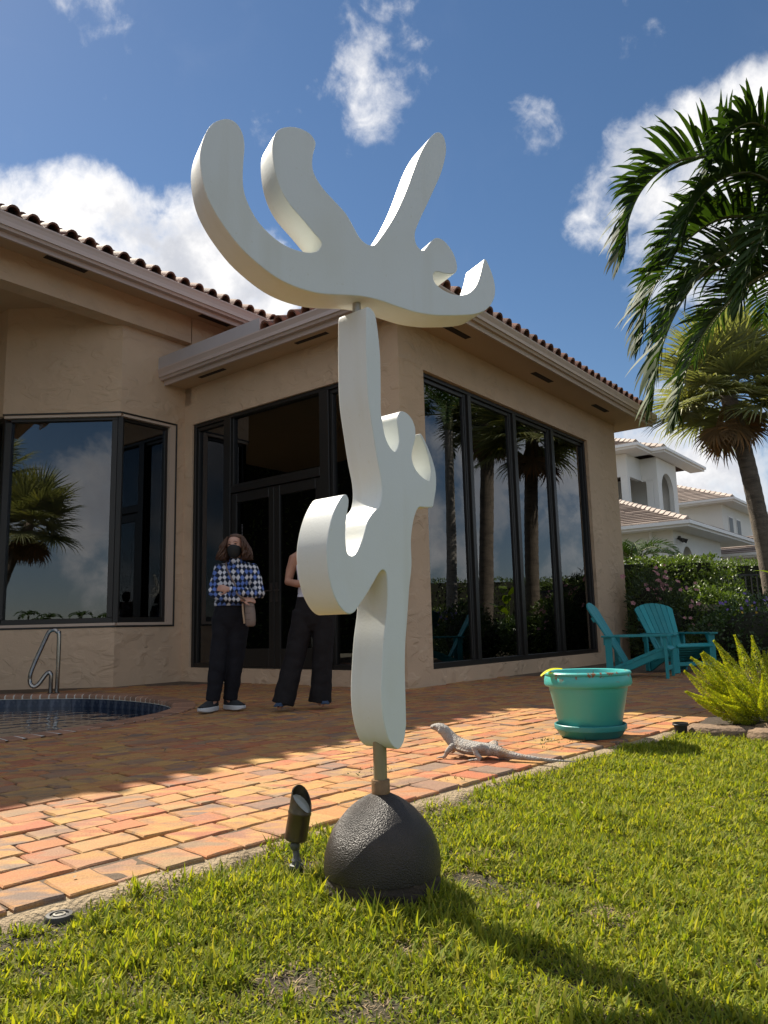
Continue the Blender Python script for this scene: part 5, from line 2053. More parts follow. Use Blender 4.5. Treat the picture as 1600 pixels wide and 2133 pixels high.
ZW = Z1 - .23
arched_wall(.9, 8.2, .9, ZW, [(2.75, 1.5, 3.95), (6.1, 2.0, 3.85)], .35, NP).build('wall', M_nw, nh)
m = MB()
nbox(m, .9, 1.2, 1.251, 9, -.1, ZW)
nbox(m, 7.9, 8.2, 1.251, 9, -.1, ZW)
nbox(m, 4.0, 7.89, 2.2, 2.4, -.1, ZW - .01)
m.build('wall', M_nw, nh)
m = MB()
nbox(m, 1.8, 3.7, 1.252, 1.30, 0, 3.96)
ao = m.build('arched_window', M_ndark, nh)
# downpipe and floodlight
MB().tube([NP(.75, 1.75, ZW + .02), NP(.8, 1.8, ZW - .25), NP(.85, 1.45, ZW - .7), NP(.86, 1.4, -.1)], .06, 8).build('downpipe', M_nf, nh, smooth=50)
fl = MB()
for s in (-.16, .16):
    fl.tube([NP(1.6 + s, .86, 4.2), NP(1.6 + s * 1.6, .62, 4.08)], [.05, .10], 10)
fl.tube([NP(1.6, .9, 4.25), NP(1.6, .8, 4.25)], .06, 8)
fl.build('floodlight', M_ndark, nh)
# tower
Z2 = 9.45
hip_roof(4.86, 11, 3.52, 10, Z2, .40, 9, 8)
eaves(4.86, 7.0, 3.52, 10, Z2, .9)
hip_roof(6.93, 13.9, 2.84, 10, Z2 + .02, .40, 9, 8)
eaves(6.93, 13.9, 2.84, 3.6, Z2 + .02, .9)
m = MB()
nbox(m, 5.8, 7.8, 4.40, 4.62, 8.05, Z2 - .24)          # beams over the openings
nbox(m, 5.8, 6.02, 4.621, 10, 8.05, Z2 - .24)
nbox(m, 7.8, 8.02, 3.8, 4.40, 8.0, Z2 - .24)
m.build('wall', M_nw, nh)
tw = arched_wall(7.8, 11.0, 3.56, Z2 - .24, [(9.35, 1.9, 8.55)], .24, NP)
tw.v = [(v[0], v[1], max(v[2], 5.0)) for v in tw.v]
tw.build('wall', M_nw, nh)
m = MB()
nbox(m, 5.8, 11, 9.6, 9.9, 5, 9.2)
nbox(m, 10.7, 11.0, 3.81, 9.6, 5, 9.2)
nbox(m, 5.8, 11, 3.81, 9.6, 6.0, 6.15)
m.build('wall', M_nw, nh)
m = MB()
nbox(m, 6.03, 10.69, 4.63, 9.59, 8.75, 8.8)
m.build('ceiling', M_nwood, nh)
for a, b in ((5.8, 4.40), (5.8, 7.0), (7.8, 3.81)):
    m = MB()
    nbox(m, a, a + .36, b, b + .36, 5.5, 8.05)
    m.build('column', M_nw, nh, bevel=.02)
# rear wing and the low wing beside it
Z3 = 8.25
hip_roof(18.4, 30, 2.5, 15, Z3, .40, 15, 14)
eaves(18.4, 30, 2.5, 15, Z3, .9)
m = MB()
nbox(m, 19.3, 29, 3.4, 14, -.1, Z3 - .23)
m.build('wall', M_nw, nh)
for a in (20.6, 22.6):
    m = MB()
    nbox(m, a, a + 1.1, 3.36, 3.395, 6.0, 7.4)
    w_ = m.build('window', M_nf, nh)
    m = MB()
    nbox(m, a + .1, a + 1.0, 3.345, 3.358, 6.1, 7.3)
    m.build('pane', M_ndark, w_)
Z4 = 4.25
hip_roof(12.4, 18.2, -9, 4, Z4, .40, 10, 8)
eaves(12.4, 18.2, -9, 4, Z4, .9)
m = MB()
nbox(m, 13.2, 17.5, -8.2, 3.4, -.1, Z4 - .23)
m.build('wall', M_nw, nh)
# ------------------------------------------------------------------ vegetation
RAMP_G = [(0, (.75, .8, .7)), (.5, (1, 1, 1)), (.85, (1.35, 1.3, .9)), (1, (1.6, 1.4, .8))]
M_hedge = material('ficus_leaf', (.085, .13, .026), .42, .2, 2, transl=.22, tcol=(1.9, 2.0, .7), ramp=RAMP_G)
M_glossy = material('glossy_leaf', (.05, .09, .028), .28, .2, 3, transl=.18, tcol=(1.8, 1.9, .7), ramp=RAMP_G)
M_olean = material('oleander_leaf', (.055, .085, .035), .45, .2, 3, transl=.2, ramp=RAMP_G)
M_core = material('shrub_shadow_core', (.02, .022, .010), .9)  # shade among the inner leaves, put into the core's colour
M_pink = material('pink_petal', (.62, .30, .32), .6, .15, 10, transl=.3, tcol=(1.1, 1, 1))
M_purple = material('purple_petal', (.22, .13, .46), .6, .15, 10, transl=.25, tcol=(1.1, 1, 1.2))
M_yellow = material('yellow_petal', (.65, .42, .03), .6)
M_fern = material('foxtail_needles', (.30, .35, .03), .5, .25, 9, transl=.42, tcol=(1.9, 1.75, .5), ramp=[(0, (.65, .8, .7)), (.5, (1, 1, 1)), (.9, (1.4, 1.25, .8)), (1, (1.5, .95, .6))])
M_stem = material('green_stem', (.12, .14, .03), .6)
M_bark = material('palm_bark', (.155, .125, .095), .9, .35, 5, .8, 22, stretch=(1, 1, 3.5), col2=(.08, .065, .05), c2scale=4, c2lo=.45, c2hi=.7)
M_bark2 = material('grey_palm_bark', (.30, .28, .25), .9, .2, 4, .5, 18, stretch=(1, 1, 5), col2=(.15, .14, .12), c2scale=5, c2lo=.5, c2hi=.7)
M_frond = material('feather_palm_leaflet', (.034, .064, .016), .6, .25, 2.5, transl=.17, tcol=(2.0, 2.2, .6), spec=.22, ramp=[(0, (.7, .8, .7)), (.6, (1, 1, 1)), (.92, (1.25, 1.2, .9)), (1, (1.9, 1.6, .9))])
M_rachis = material('palm_rachis', (.13, .14, .045), .5, .2, 5)
M_fan = material('fan_palm_leaf', (.23, .245, .12), .45, .2, 2.5, transl=.25, tcol=(1.8, 1.8, .7), spec=.5, ramp=[(0, (.75, .8, .75)), (.6, (1, 1, 1)), (1, (1.5, 1.4, 1.0))])
M_deadfan = material('dead_fan_leaf', (.25, .155, .07), .8, .3, 3, transl=.2, tcol=(1.3, 1.0, .7), ramp=[(0, (.6, .6, .6)), (.6, (1, 1, 1)), (1, (1.5, 1.1, .7))])
M_petal_w = material('white_petal', (.6, .6, .58), .6)


def shrub(name, label, cat, vols, n, Ln, Wd, mat, core=.8, up=.25, group=None, kind_part='foliage', stems=4):
    """vols: (centre, radii) ellipsoids or ('box', lo, hi)"""
    Ps, Ns = [], []
    sz = []
    for v in vols:
        if v[0] == 'box':
            lo, hi = np.array(v[1]), np.array(v[2])
            d = hi - lo
            sz.append(2 * d[0] * d[2] + 2 * d[1] * d[2] + d[0] * d[1])
        else:
            r = np.array(v[1])
            sz.append(4 * math.pi * ((r[0] * r[1]) ** 1.6 + (r[0] * r[2]) ** 1.6 + (r[1] * r[2]) ** 1.6) ** (1 / 1.6) / 3 ** (1 / 1.6) * .8)
    tot = sum(sz)
    for v, s_ in zip(vols, sz):
        k = int(n * s_ / tot)
        if v[0] == 'box':
            lo, hi = np.array(v[1], float), np.array(v[2], float)
            d = hi - lo
            ar = np.array([d[1] * d[2], d[1] * d[2], d[0] * d[2], d[0] * d[2], d[0] * d[1]])
            fc_ = rng.choice(5, k, p=ar / ar.sum())
            P = lo + rng.random((k, 3)) * d
            Nn = np.zeros((k, 3))
            for f_, (axn, side) in enumerate(((0, 0), (0, 1), (1, 0), (1, 1), (2, 1))):
                m_ = fc_ == f_
                P[m_, axn] = (hi if side else lo)[axn]
                Nn[m_, axn] = 1 if side else -1
            lump = np.array([mnoise.noise(Vector(p * 2.3)) * .10 + mnoise.noise(Vector(p * 6)) * .05 for p in P])
            P += Nn * lump[:, None]
        else:
            c, r = np.array(v[0], float), np.array(v[1], float)
            Nn = rand_dirs(k)
            lump = np.array([1 + .22 * mnoise.noise(Vector(q * 2.2 + c)) + .12 * mnoise.noise(Vector(q * 5 + c)) for q in Nn])
            P = c + Nn * r * lump[:, None]
        dep = rng.exponential(.07, k) * 1.0
        P = P - Nn * np.minimum(dep, .3)[:, None]
        Ps.append(P)
        Ns.append(Nn)
    P, Nn = np.concatenate(Ps), np.concatenate(Ns)
    ok = P[:, 2] > -.02
    P, Nn = P[ok], Nn[ok]
    k = len(P)
    D = Nn * .7 + rand_dirs(k, up) * .9
    NN = Nn * .6 + rand_dirs(k, .6)
    V, F = leaf_quads(P, D, NN, Ln * rng.uniform(.6, 1.3, k), Wd * rng.uniform(.7, 1.2, k))
    lo = P.min(0)
    c0 = P.mean(0)
    root = thing(name, label, cat, (float(c0[0]), float(c0[1]), max(-.06, float(lo[2]))), group=group)
    link(kind_part, np_mesh(kind_part, V, F, mat), root)
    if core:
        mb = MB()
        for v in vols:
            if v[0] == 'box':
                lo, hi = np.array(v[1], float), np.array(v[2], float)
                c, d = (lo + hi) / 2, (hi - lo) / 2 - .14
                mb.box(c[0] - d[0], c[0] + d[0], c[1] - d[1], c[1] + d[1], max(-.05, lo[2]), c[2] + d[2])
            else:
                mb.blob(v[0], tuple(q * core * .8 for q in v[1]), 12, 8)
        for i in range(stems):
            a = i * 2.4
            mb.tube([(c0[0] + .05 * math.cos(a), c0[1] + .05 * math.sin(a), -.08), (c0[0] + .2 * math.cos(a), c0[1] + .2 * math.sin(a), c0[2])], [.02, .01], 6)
        mb.build('dark_core_stems', M_core, root)  # stems plus a dark filler mass added to block the view through the leaves
    return root


def blossoms(root, spots, r, mat, centre=None, petals=5):
    mb = MB()
    for k in range(petals):
        a = 2 * math.pi * k / petals
        c, s = math.cos(a), math.sin(a)
        mb.add([(0, 0, 0), (r * (c * .6 - s * .38), r * (s * .6 + c * .38), .25 * r), (r * c, r * s, .15 * r), (r * (c * .6 + s * .38), r * (s * .6 - c * .38), .25 * r)], [(0, 1, 2), (0, 2, 3)])
    me = mb.mesh('blossom', mat)
    for p in spots:
        o = link('blossom', me, root)
        d = Vector((random.gauss(0, .5), random.gauss(-.8, .4), random.uniform(.2, 1)))
        o.matrix_basis = Matrix.Translation(p) @ d.to_track_quat('Z', 'Y').to_matrix().to_4x4() @ Matrix.Scale(random.uniform(.75, 1.2), 4)


shrub('hedge', 'tall clipped ficus hedge with sunlit top right beside the house end wall', 'hedge', [('box', (5.0, 16.1, 0), (7.15, 17.6, 2.12)), ((7.1, 16.4, .9), (.75, .8, 1.0)), ((5.9, 16.0, 1.0), (1.2, .45, 1.0))], 15000, .075, .042, M_hedge)
shrub('hedge', 'long flat topped hedge running behind the black metal fence', 'hedge', [('box', (7.4, 18.9, 0), (16, 20.2, 2.22))], 16000, .08, .045, M_hedge)
ol = shrub('oleander_bush', 'loose oleander bush with pale pink blossoms at the end of the house wall', 'shrub', [((5.25, 14.95, 1.15), (.48, .42, .62)), ((5.55, 14.7, .7), (.5, .4, .6)), ((5.15, 15.0, .55), (.4, .35, .5))], 4200, .13, .022, M_olean, core=.6, up=.5)
blossoms(ol, [Vector((5.25 + random.gauss(0, .30), 14.62 + random.gauss(0, .12), 1.45 + random.gauss(0, .22))) for _ in range(34)] + [Vector((5.75 + random.gauss(0, .14), 14.3, .95 + random.gauss(0, .15))) for _ in range(8)], .05, M_pink)
shrub('shrub', 'dark green leafy shrub under the hedge behind the fan backed chair', 'shrub', [((6.25, 14.9, .55), (.95, .6, .85)), ((6.9, 15.6, .6), (.8, .6, .8))], 7000, .085, .045, M_hedge)
pb = shrub('flower_shrub', 'glossy dark shrub dotted with small purple flowers beside the paved corner', 'shrub', [((6.1, 12.6, .5), (.85, .6, .62)), ((6.9, 12.9, .62), (.8, .7, .66)), ((5.6, 12.9, .38), (.5, .5, .45))], 6500, .07, .034, M_glossy, up=.5)
blossoms(pb, [Vector((6.05 + random.gauss(0, .30), 12.12 + random.gauss(0, .10), .98 + random.gauss(0, .10))) for _ in range(30)], .030, M_purple)
blossoms(pb, [Vector((6.1 + random.gauss(0, .4), 12.12 + random.gauss(0, .10), .92 + random.gauss(0, .12))) for _ in range(6)], .024, M_yellow)
shrub('shrub', 'pale speckled low shrub growing before the black metal fence', 'shrub', [((7.3, 14.6, .45), (.8, .6, .48)), ((8.4, 14.9, .5), (.9, .6, .52))], 5200, .085, .04, M_glossy, up=.5)
# taller garden growth further to the side, seen in the garden windows
shrub('hedge', 'broad dark hedge closing the garden further along the lawn', 'hedge', [('box', (19, 8, 0), (20.6, 24, 2.6))], 9000, .11, .06, M_hedge)
shrub('shrub', 'low bushy shrub out on the lawn beyond the planting bed', 'shrub', [((9.4, 12.6, .45), (1.2, .8, .7)), ((11, 13.8, .5), (1.1, .8, .75))], 4000, .09, .045, M_hedge)

shrub('hedge', 'tall dark hedge screen added out of view to darken the door glass', 'hedge', [('box', (-17, 1, -.2), (-15.5, 18, 7.2)), ((-16, 5, 7.6), (1.5, 2.5, 1.6)), ((-16, 11, 7.8), (1.5, 2.8, 2.0))], 11000, .16, .09, M_hedge)  # unseen screen, added so the door glass mirrors dark leaves instead of sky

# ------------------------------------------------------------------ fence
M_fence = material('black_painted_metal', (.022, .022, .022), .4, .2, 10)
fe = thing('metal_fence', 'black metal railing fence with thin upright bars in front of the flat hedge', 'fence', (9, 17.9, -.05))
FZ = 1.80
for z in (FZ, .22):
    MB().box(7.0, 13.5, 17.88, 17.92, z - .035, z, ).build('rail', M_fence, fe)
bal = MB().box(-.011, .011, -.011, .011, .1, FZ - .036).mesh('baluster', M_fence)
x = 7.05
while x < 13.4:
    if min(abs(x - q) for q in (9.12, 11.4)) > .06:
        o = link('baluster', bal, fe)
        o.matrix_basis = Matrix.Translation((x, 17.9, 0))
    x += .135
for x in (9.12, 11.4):
    MB().box(x - .04, x + .04, 17.86, 17.94, -.1, FZ + .05).build('post', M_fence, fe, bevel=.006)


# ------------------------------------------------------------------ palms
def strip(V, F, pts, wid, side, n0=None):
    o = len(V)
    k = len(pts)
    for i, p in enumerate(pts):
        w = wid[i] * .5
        if i == k - 1:
            V.append(tuple(p))
        else:
            V.append(tuple(p - side * w))
            V.append(tuple(p + side * w))
    for i in range(k - 2):
        F.append((o + 2 * i, o + 2 * i + 1, o + 2 * i + 3, o + 2 * i + 2))
    F.append((o + 2 * (k - 2), o + 2 * (k - 2) + 1, o + 2 * (k - 1)))


def feather_frond(L_, elev, droop, az, nl=52, ll=.55, lw=.034, seed=0, gravity=.5, lift=.45):
    """a pinnate palm leaf in world orientation, base at the origin -> (leaflet mesh data, rachis points)"""
    rn = random.Random(seed)
    h = Vector((math.cos(az), math.sin(az), 0))
    sd = Vector((-math.sin(az), math.cos(az), 0))
    N_ = 26
    pts, dirs = [Vector((0, 0, 0))], []
    for i in range(N_):
        t = i / (N_ - 1)
        a = elev - droop * t ** 1.35
        d = h * math.cos(a) + Vector((0, 0, math.sin(a)))
        dirs.append(d)
        pts.append(pts[-1] + d * (L_ / N_))
    dirs.append(dirs[-1])
    V, F = [], []
    for i in range(nl):
        t = .14 + .86 * i / (nl - 1)
        q = t * N_
        k = min(N_ - 1, int(q))
        p = pts[k].lerp(pts[k + 1], q - k)
        d = dirs[k]
        up_ = sd.cross(d) * -1
        if up_.z < 0 and abs(d.z) < .8:
            up_ = -up_
        up_ = d.cross(sd)
        if (h.cross(sd)).z < 0:
            up_ = -up_
        ln = ll * (math.sin(math.pi * min(1, .22 + .72 * t)) ** .7) * rn.uniform(.85, 1.1)
        for s in (-1, 1):
            fw_ = .35 + .75 * t
            q_ = (sd * s * (1.0 - .25 * t) + d * fw_ + up_ * (lift + rn.gauss(0, .12))).normalized()
            q_ = (q_ + Vector((rn.gauss(0, .07), rn.gauss(0, .07), rn.gauss(0, .07)))).normalized()
            side = q_.cross(up_ + sd * s * -.4).normalized()
            pp = [p]
            dd = q_.copy()
            g = gravity * rn.uniform(.5, 1.5)
            for m_ in range(4):
                pp.append(pp[-1] + dd * ln / 4)
                dd = (dd + Vector((0, 0, -g * (.12 + .22 * m_)))).normalized()
            strip(V, F, pp, [lw * .5, lw, lw * .92, lw * .6, 0], side)
    return V, F, pts


def feather_palm(name, label, base, crown, fronds, ll, lw, bark, group=None, tr_=.11, nl=52, cat='palm tree'):
    root = thing(name, label, cat, base, group=group)
    B_, C_ = Vector(base), Vector(crown)
    mid = B_.lerp(C_, .5) + Vector((.08, .05, 0))
    mb = MB()
    ps = smooth_curve([tuple(B_ + Vector((0, 0, -.1))), tuple(B_.lerp(mid, .5)), tuple(mid), tuple(mid.lerp(C_, .5)), tuple(C_)], 8, False)
    mb.tube(ps, [tr_ * (1.25 - .45 * i / (len(ps) - 1)) * (1 + .03 * (i % 2)) for i in range(len(ps))], 14)
    mb.build('trunk', bark, root, smooth=60)
    MB().tube([C_ + Vector((0, 0, -.15)), C_ + Vector((0, 0, .1)), C_ + Vector((0, 0, .45))], [tr_ * .85, tr_ * 1.05, tr_ * .4], 12).build('crownshaft', M_rachis, root, smooth=60)
    for i, (az, el, dr, L_) in enumerate(fronds):
        V, F, pts = feather_frond(L_, R(el), R(dr), R(az), nl, ll, lw, seed=i * 7 + len(name))
        mb = MB().add(V, F)
        me = mb.mesh('frond', M_frond)
        o = link('frond', me, root)
        o.location = C_ + Vector((0, 0, .3)) - Vector(base) + Vector(base)
        n_ = len(pts)
        rm_ = MB().tube(pts, [.022 * (1 - .85 * k / (n_ - 1)) for k in range(n_)], 6)
        rm_.build('rachis', M_rachis, o, smooth=60)
    return root


# the near palm: its crown is beyond the frame, the fronds arch into view
NPC = Vector((4.95, 7.95, 4.75))
near_palm = feather_palm('feather_palm', 'feather palm whose long arching fronds hang into view above the turquoise chairs', (5.0, 8.2, -.05), tuple(NPC - Vector((0, 0, .3))),
                         [(140, 40, 90, 2.3), (235, 40, 90, 2.3), (265, 25, 80, 2.2), (300, 45, 95, 2.3), (335, 30, 80, 2.3), (10, 50, 95, 2.3), (45, 25, 80, 2.2), (80, 40, 90, 2.2), (110, 15, 70, 2.2)], .62, .034, M_bark2, nl=50)


def path_frond(path, nl, ll, lw, seed, lift, gravity):
    """a pinnate leaf along a given rachis path (world points, crown to tip)"""
    rn = random.Random(seed)
    pts = [Vector(p) for p in smooth_curve(path, 8, False)]
    n = len(pts)
    V, F = [], []
    for i in range(nl):
        t = .10 + .90 * i / (nl - 1)
        q = t * (n - 1.001)
        k = int(q)
        p = pts[k].lerp(pts[k + 1], q - k)
        d = (pts[min(n - 1, k + 2)] - pts[max(0, k - 1)]).normalized()
        sd = d.cross(Vector((0, 0, 1)))
        if sd.length < .3:
            sd = d.cross(Vector((-.6, 0, .8)))
        sd.normalize()
        up_ = sd.cross(d)
        ln = ll * (math.sin(math.pi * min(1, .25 + .66 * t)) ** .7) * rn.uniform(.8, 1.12)
        for s in (-1, 1):
            if rn.random() < .05:
                continue
            q_ = (sd * s * (.85 - .25 * t) + d * (.35 + .75 * t) + up_ * (lift * (1 - .5 * t) + rn.gauss(0, .16))).normalized()
            q_ = (q_ + Vector((rn.gauss(0, .09), rn.gauss(0, .09), rn.gauss(0, .09)))).normalized()
            side = q_.cross(up_ + sd * s * -.4 + Vector((rn.gauss(0, .2), rn.gauss(0, .2), 0))).normalized()
            pp = [p]
            dd = q_.copy()
            g = gravity * rn.uniform(.4, 1.7)
            for m_ in range(5):
                pp.append(pp[-1] + dd * ln / 5)
                dd = (dd + Vector((0, 0, -g * (.06 + .22 * m_)))).normalized()
            strip(V, F, pp, [lw * .5, lw, lw, lw * .85, lw * .5, 0], side)
    o = link('frond', MB().add(V, F).mesh('frond', M_frond), near_palm)
    MB().tube(pts, [.024 * (1 - .85 * k / (n - 1)) for k in range(n)], 6).build('rachis', M_rachis, o, smooth=60)


for k, (pth, nl, ll, lf_, gv) in enumerate((
        ([NPC, (4.62, 7.8, 5.35), (4.30, 7.7, 5.65), (3.90, 7.7, 5.85), (3.50, 7.75, 5.82), (3.18, 7.8, 5.58), (2.98, 7.8, 5.2), (2.90, 7.8, 4.8)], 52, .72, .75, .45),
        ([NPC, (4.55, 7.9, 5.15), (4.15, 7.85, 5.22), (3.75, 7.85, 5.05), (3.40, 7.9, 4.70), (3.15, 7.9, 4.25), (3.05, 7.9, 3.85)], 46, .66, .55, .55),
        ([NPC, (4.5, 7.7, 4.85), (4.05, 7.55, 4.70), (3.62, 7.5, 4.40), (3.28, 7.5, 3.95), (3.06, 7.5, 3.45), (2.96, 7.5, 3.0)], 48, .66, .5, .5),
        ([NPC, (4.6, 8.2, 4.70), (4.25, 8.35, 4.42), (3.92, 8.45, 4.0), (3.70, 8.5, 3.5), (3.60, 8.5, 3.1)], 40, .60, .5, .6),
        ([NPC, (4.6, 7.6, 5.25), (4.2, 7.4, 5.45), (3.8, 7.35, 5.35), (3.5, 7.35, 5.05), (3.3, 7.35, 4.6)], 42, .6, .5, .5),
        ([NPC, (4.6, 8.5, 5.0), (4.25, 8.8, 5.0), (3.95, 8.9, 4.75), (3.7, 9.0, 4.3), (3.6, 9.0, 3.8)], 42, .6, .5, .6),
        ([NPC, (4.7, 7.5, 5.3), (4.45, 7.3, 5.75), (4.15, 7.2, 5.9), (3.85, 7.2, 5.75), (3.65, 7.2, 5.4)], 42, .6, .5, .5),
        ([NPC, (4.65, 7.3, 4.9), (4.35, 7.0, 4.85), (4.05, 6.9, 4.6), (3.8, 6.85, 4.2), (3.65, 6.85, 3.75)], 42, .55, .5, .5),
        ([NPC, (4.6, 8.2, 5.35), (4.2, 8.4, 5.55), (3.85, 8.5, 5.45), (3.55, 8.55, 5.1), (3.35, 8.6, 4.65)], 40, .6, .6, .5))):
    path_frond([(p[0] - .16 * min(1, (4.95 - p[0]) * 2), p[1], p[2]) for p in pth], int(nl * 1.75), ll * 1.05, .050, 31 + k, lf_, gv)


def fan_leaf(rad=.72, pet=.58, nseg=46, arc=265, droop=.35, seed=0, w=.036, mat=None):
    rn = random.Random(seed)
    V, F = [], []
    mb = MB()
    mb.tube([(0, 0, 0), (pet * .5, 0, .03), (pet, 0, .0)], [.016, .012, .010], 6)
    for i in range(nseg):
        a = R(-arc / 2 + arc * i / (nseg - 1)) + rn.gauss(0, .025)
        ln = rad * (1 - .30 * (abs(a) / R(arc / 2)) ** 2) * rn.uniform(.9, 1.08)
        d = Vector((math.cos(a), math.sin(a), .10 * math.cos(a) + rn.gauss(0, .03)))
        sd = Vector((-math.sin(a), math.cos(a), .35 * (1 if i % 2 else -1)))
        p = [Vector((pet - .03, 0, 0))]
        dd = d.normalized()
        for m_ in range(4):
            p.append(p[-1] + dd * ln / 4)
            dd = (dd + Vector((0, 0, -droop * (0, .25, .6, .9)[m_] * rn.uniform(.5, 1.5)))).normalized()
        strip(V, F, p, [.012, w * .9, w, w * .5, 0], sd.normalized())
    mb.add(V, F)
    return mb.mesh('frond', mat)


fan_g = [fan_leaf(seed=k, mat=M_fan, droop=.30 + .12 * k) for k in range(4)]
fan_d = [fan_leaf(seed=20 + k, mat=M_deadfan, droop=.8, rad=.5, nseg=26, arc=190, w=.035) for k in range(2)]


def fan_palm(label, base, crown, n=40, scale=1.0, tr_=.165, group=None, dead=16, bark=None, curve=(0, 0)):
    root = thing('fan_palm', label, 'palm tree', base, group=group)
    B_, C_ = Vector(base), Vector(crown)
    mid = B_.lerp(C_, .5) + Vector((curve[0], curve[1], 0))
    ps = smooth_curve([tuple(B_ + Vector((0, 0, -.1))), tuple(B_.lerp(mid, .5) + Vector((curve[0] * .3, 0, 0))), tuple(mid), tuple(mid.lerp(C_, .5) + Vector((curve[0] * .3, 0, 0))), tuple(C_)], 14, False)
    mb = MB()
    mb.tube(ps, [tr_ * (1.05 - .12 * i / (len(ps) - 1)) * (1 + .035 * (i % 2)) for i in range(len(ps))], 18)
    mb.build('trunk', bark or M_bark, root, smooth=70)
    rn = random.Random(len(label))
    for i in range(n + dead):
        az = i * 2.39996 + rn.gauss(0, .15)
        if i < n:
            el = R(82 - 112 * (i / (n - 1)) ** .9 + rn.gauss(0, 5))
            me = fan_g[min(3, int(4 * i / n))]
            s = scale * rn.uniform(.9, 1.12)
        else:
            el = R(-48 - 30 * rn.random())
            me = fan_d[i % 2]
            s = scale * rn.uniform(.75, 1.0)
        o = link('frond' if i < n else 'dead_frond', me, root)
        o.matrix_basis = Matrix.Translation(C_ + Vector((0, 0, .12 - .25 * (i / (n + dead))))) @ Matrix.Rotation(az, 4, 'Z') @ Matrix.Rotation(-el, 4, 'Y') @ Matrix.Rotation(rn.gauss(0, .2), 4, 'X') @ Matrix.Scale(s, 4)
    return root


fan_palm('fan palm with brown trunk and hanging dead fronds in front of the black fence', (7.62, 14.9, -.05), (7.10, 14.9, 5.35), 46, 1.46, .165, dead=9, curve=(.14, 0))
gp = 'palms standing further along the garden'
fan_palm('tall fan palm mirrored in the garden windows beside a pale trunk', (10.9, 14.9, -.05), (10.7, 15.2, 6.6), 40, 1.35, .20, gp)
feather_palm('feather_palm', 'pale grey trunked palm mirrored in the garden windows', (9.9, 13.6, -.05), (9.8, 13.7, 6.2), [(a, e, d, 2.6) for a, e, d in ((0, 60, 100), (45, 35, 90), (90, 50, 95), (135, 30, 85), (180, 55, 100), (225, 35, 90), (270, 50, 95), (315, 30, 85), (20, 10, 70), (110, 5, 70), (200, 10, 70), (290, 5, 70))], .5, .05, M_bark2, gp, .13, 34)
fan_palm('broad headed fan palm out by the water, mirrored in the bay window', (-16.2, -7.2, -.8), (-14.6, -7.6, 5.4), 36, 1.9, .2, 'palms by the water', curve=(-.3, 0))
fan_palm('taller fan palm out by the water beside the broad headed one', (-17.2, -8.4, -.8), (-17.0, -8.4, 7.6), 30, 1.8, .2, 'palms by the water')
for i, (x, h) in enumerate(((-84, 4.2), (-80, 3.0), (-76.5, 5.0), (-72.5, 3.4), (-70, 4.2), (-66.5, 4.6), (-62, 3.2), (-59, 4.0), (-40, 4.6), (-20, 4.2))):
    feather_palm('distant_palm', 'small dark palm on the far bank of the water', (x, -133 - (i * 7) % 9, -1.3), (x + .3, -133 - (i * 7) % 9, h), [(a + i * 13, e, d, 3.0) for a, e, d in ((0, 50, 100), (60, 30, 90), (120, 45, 95), (180, 25, 85), (240, 50, 100), (300, 30, 90))], 1.0, .3, M_bark, 'palms on the far bank', .2, 10)
shrub('treeline', None, None, [((-88 + i * 14, -140, .3), (9, 4, 2.3 + (i * 37 % 5) * .3)) for i in range(9)], 5000, .9, .6, M_hedge, core=.9)['kind'] = 'stuff'
feather_palm('garden_palm', 'small feathery palm against the white house wall above the clipped hedge', (7.0, 21.4, -.05), (7.0, 21.4, 2.1), [(a, e, d, 1.7) for a, e, d in ((0, 60, 120), (40, 50, 110), (80, 60, 120), (130, 45, 110), (180, 60, 120), (220, 50, 115), (260, 55, 120), (300, 45, 110), (340, 35, 100), (150, 75, 120))], .42, .03, M_bark, None, .08, 34)

# big leaved plant by the fan palm
bp = thing('broad_leaf_plant', 'plant with a few broad yellow green leaves at the foot of the ringed palm trunk', 'plant', (7.75, 14.3, -.05))
M_broad = material('broad_yellow_green_leaf', (.16, .24, .02), .4, .2, 4, transl=.35, tcol=(1.6, 1.6, .5))
for k, (dx, dz, az, ln) in enumerate(((-.12, 1.45, 170, .75), (.05, 1.25, 200, .7), (.2, 1.5, 20, .8), (.0, 1.0, 230, .7), (.15, 1.1, 320, .7))):
    V, F = [], []
    h = Vector((math.cos(R(az)), math.sin(R(az)), .55)).normalized()
    s_ = Vector((-math.sin(R(az)), math.cos(R(az)), 0))
    p = [Vector((7.75 + dx, 14.3, dz))]
    d = h.copy()
    for m_ in range(6):
        p.append(p[-1] + d * ln / 6)
        d = (d + Vector((0, 0, -.16 * m_ * .5))).normalized()
    strip(V, F, p, [.03, .16, .21, .20, .16, .09, 0], s_)
    lo_ = MB().add(V, F)
    lo_.tube([(7.75, 14.3, -.1), tuple(p[0])], [.014, .010], 6)
    lo_.build('leaf', M_broad, bp, smooth=60)

# ------------------------------------------------------------------ planting bed: soil, stones, foxtail fern
bedm = MB()
nb = 40
for j, (rr, zz) in enumerate(((1, -.075), (.88, -.015), (.6, .02), (.02, .03))):
    for i in range(nb):
        a = 2 * math.pi * i / nb
        w = 1 + .10 * mnoise.noise(Vector((math.cos(a) * 2, math.sin(a) * 2, 5)))
        bedm.v.append((3.15 + 1.0 * rr * w * math.cos(a) * 1.0, 5.75 + .72 * rr * w * math.sin(a), zz))
for j in range(3):
    for i in range(nb):
        bedm.f.append((j * nb + i, j * nb + (i + 1) % nb, (j + 1) * nb + (i + 1) % nb, (j + 1) * nb + i))
tag(bedm.build('planting_bed', material('bed_soil', (.05, .036, .024), .95, .45, 9, .9, 40), smooth=60), kind='structure')
M_rock = material('brown_ledge_stone', (.20, .135, .085), .9, .35, 9, .9, 28, col2=(.075, .055, .045), c2scale=5, c2lo=.45, c2hi=.7, stretch=(1, 1, 2.5))
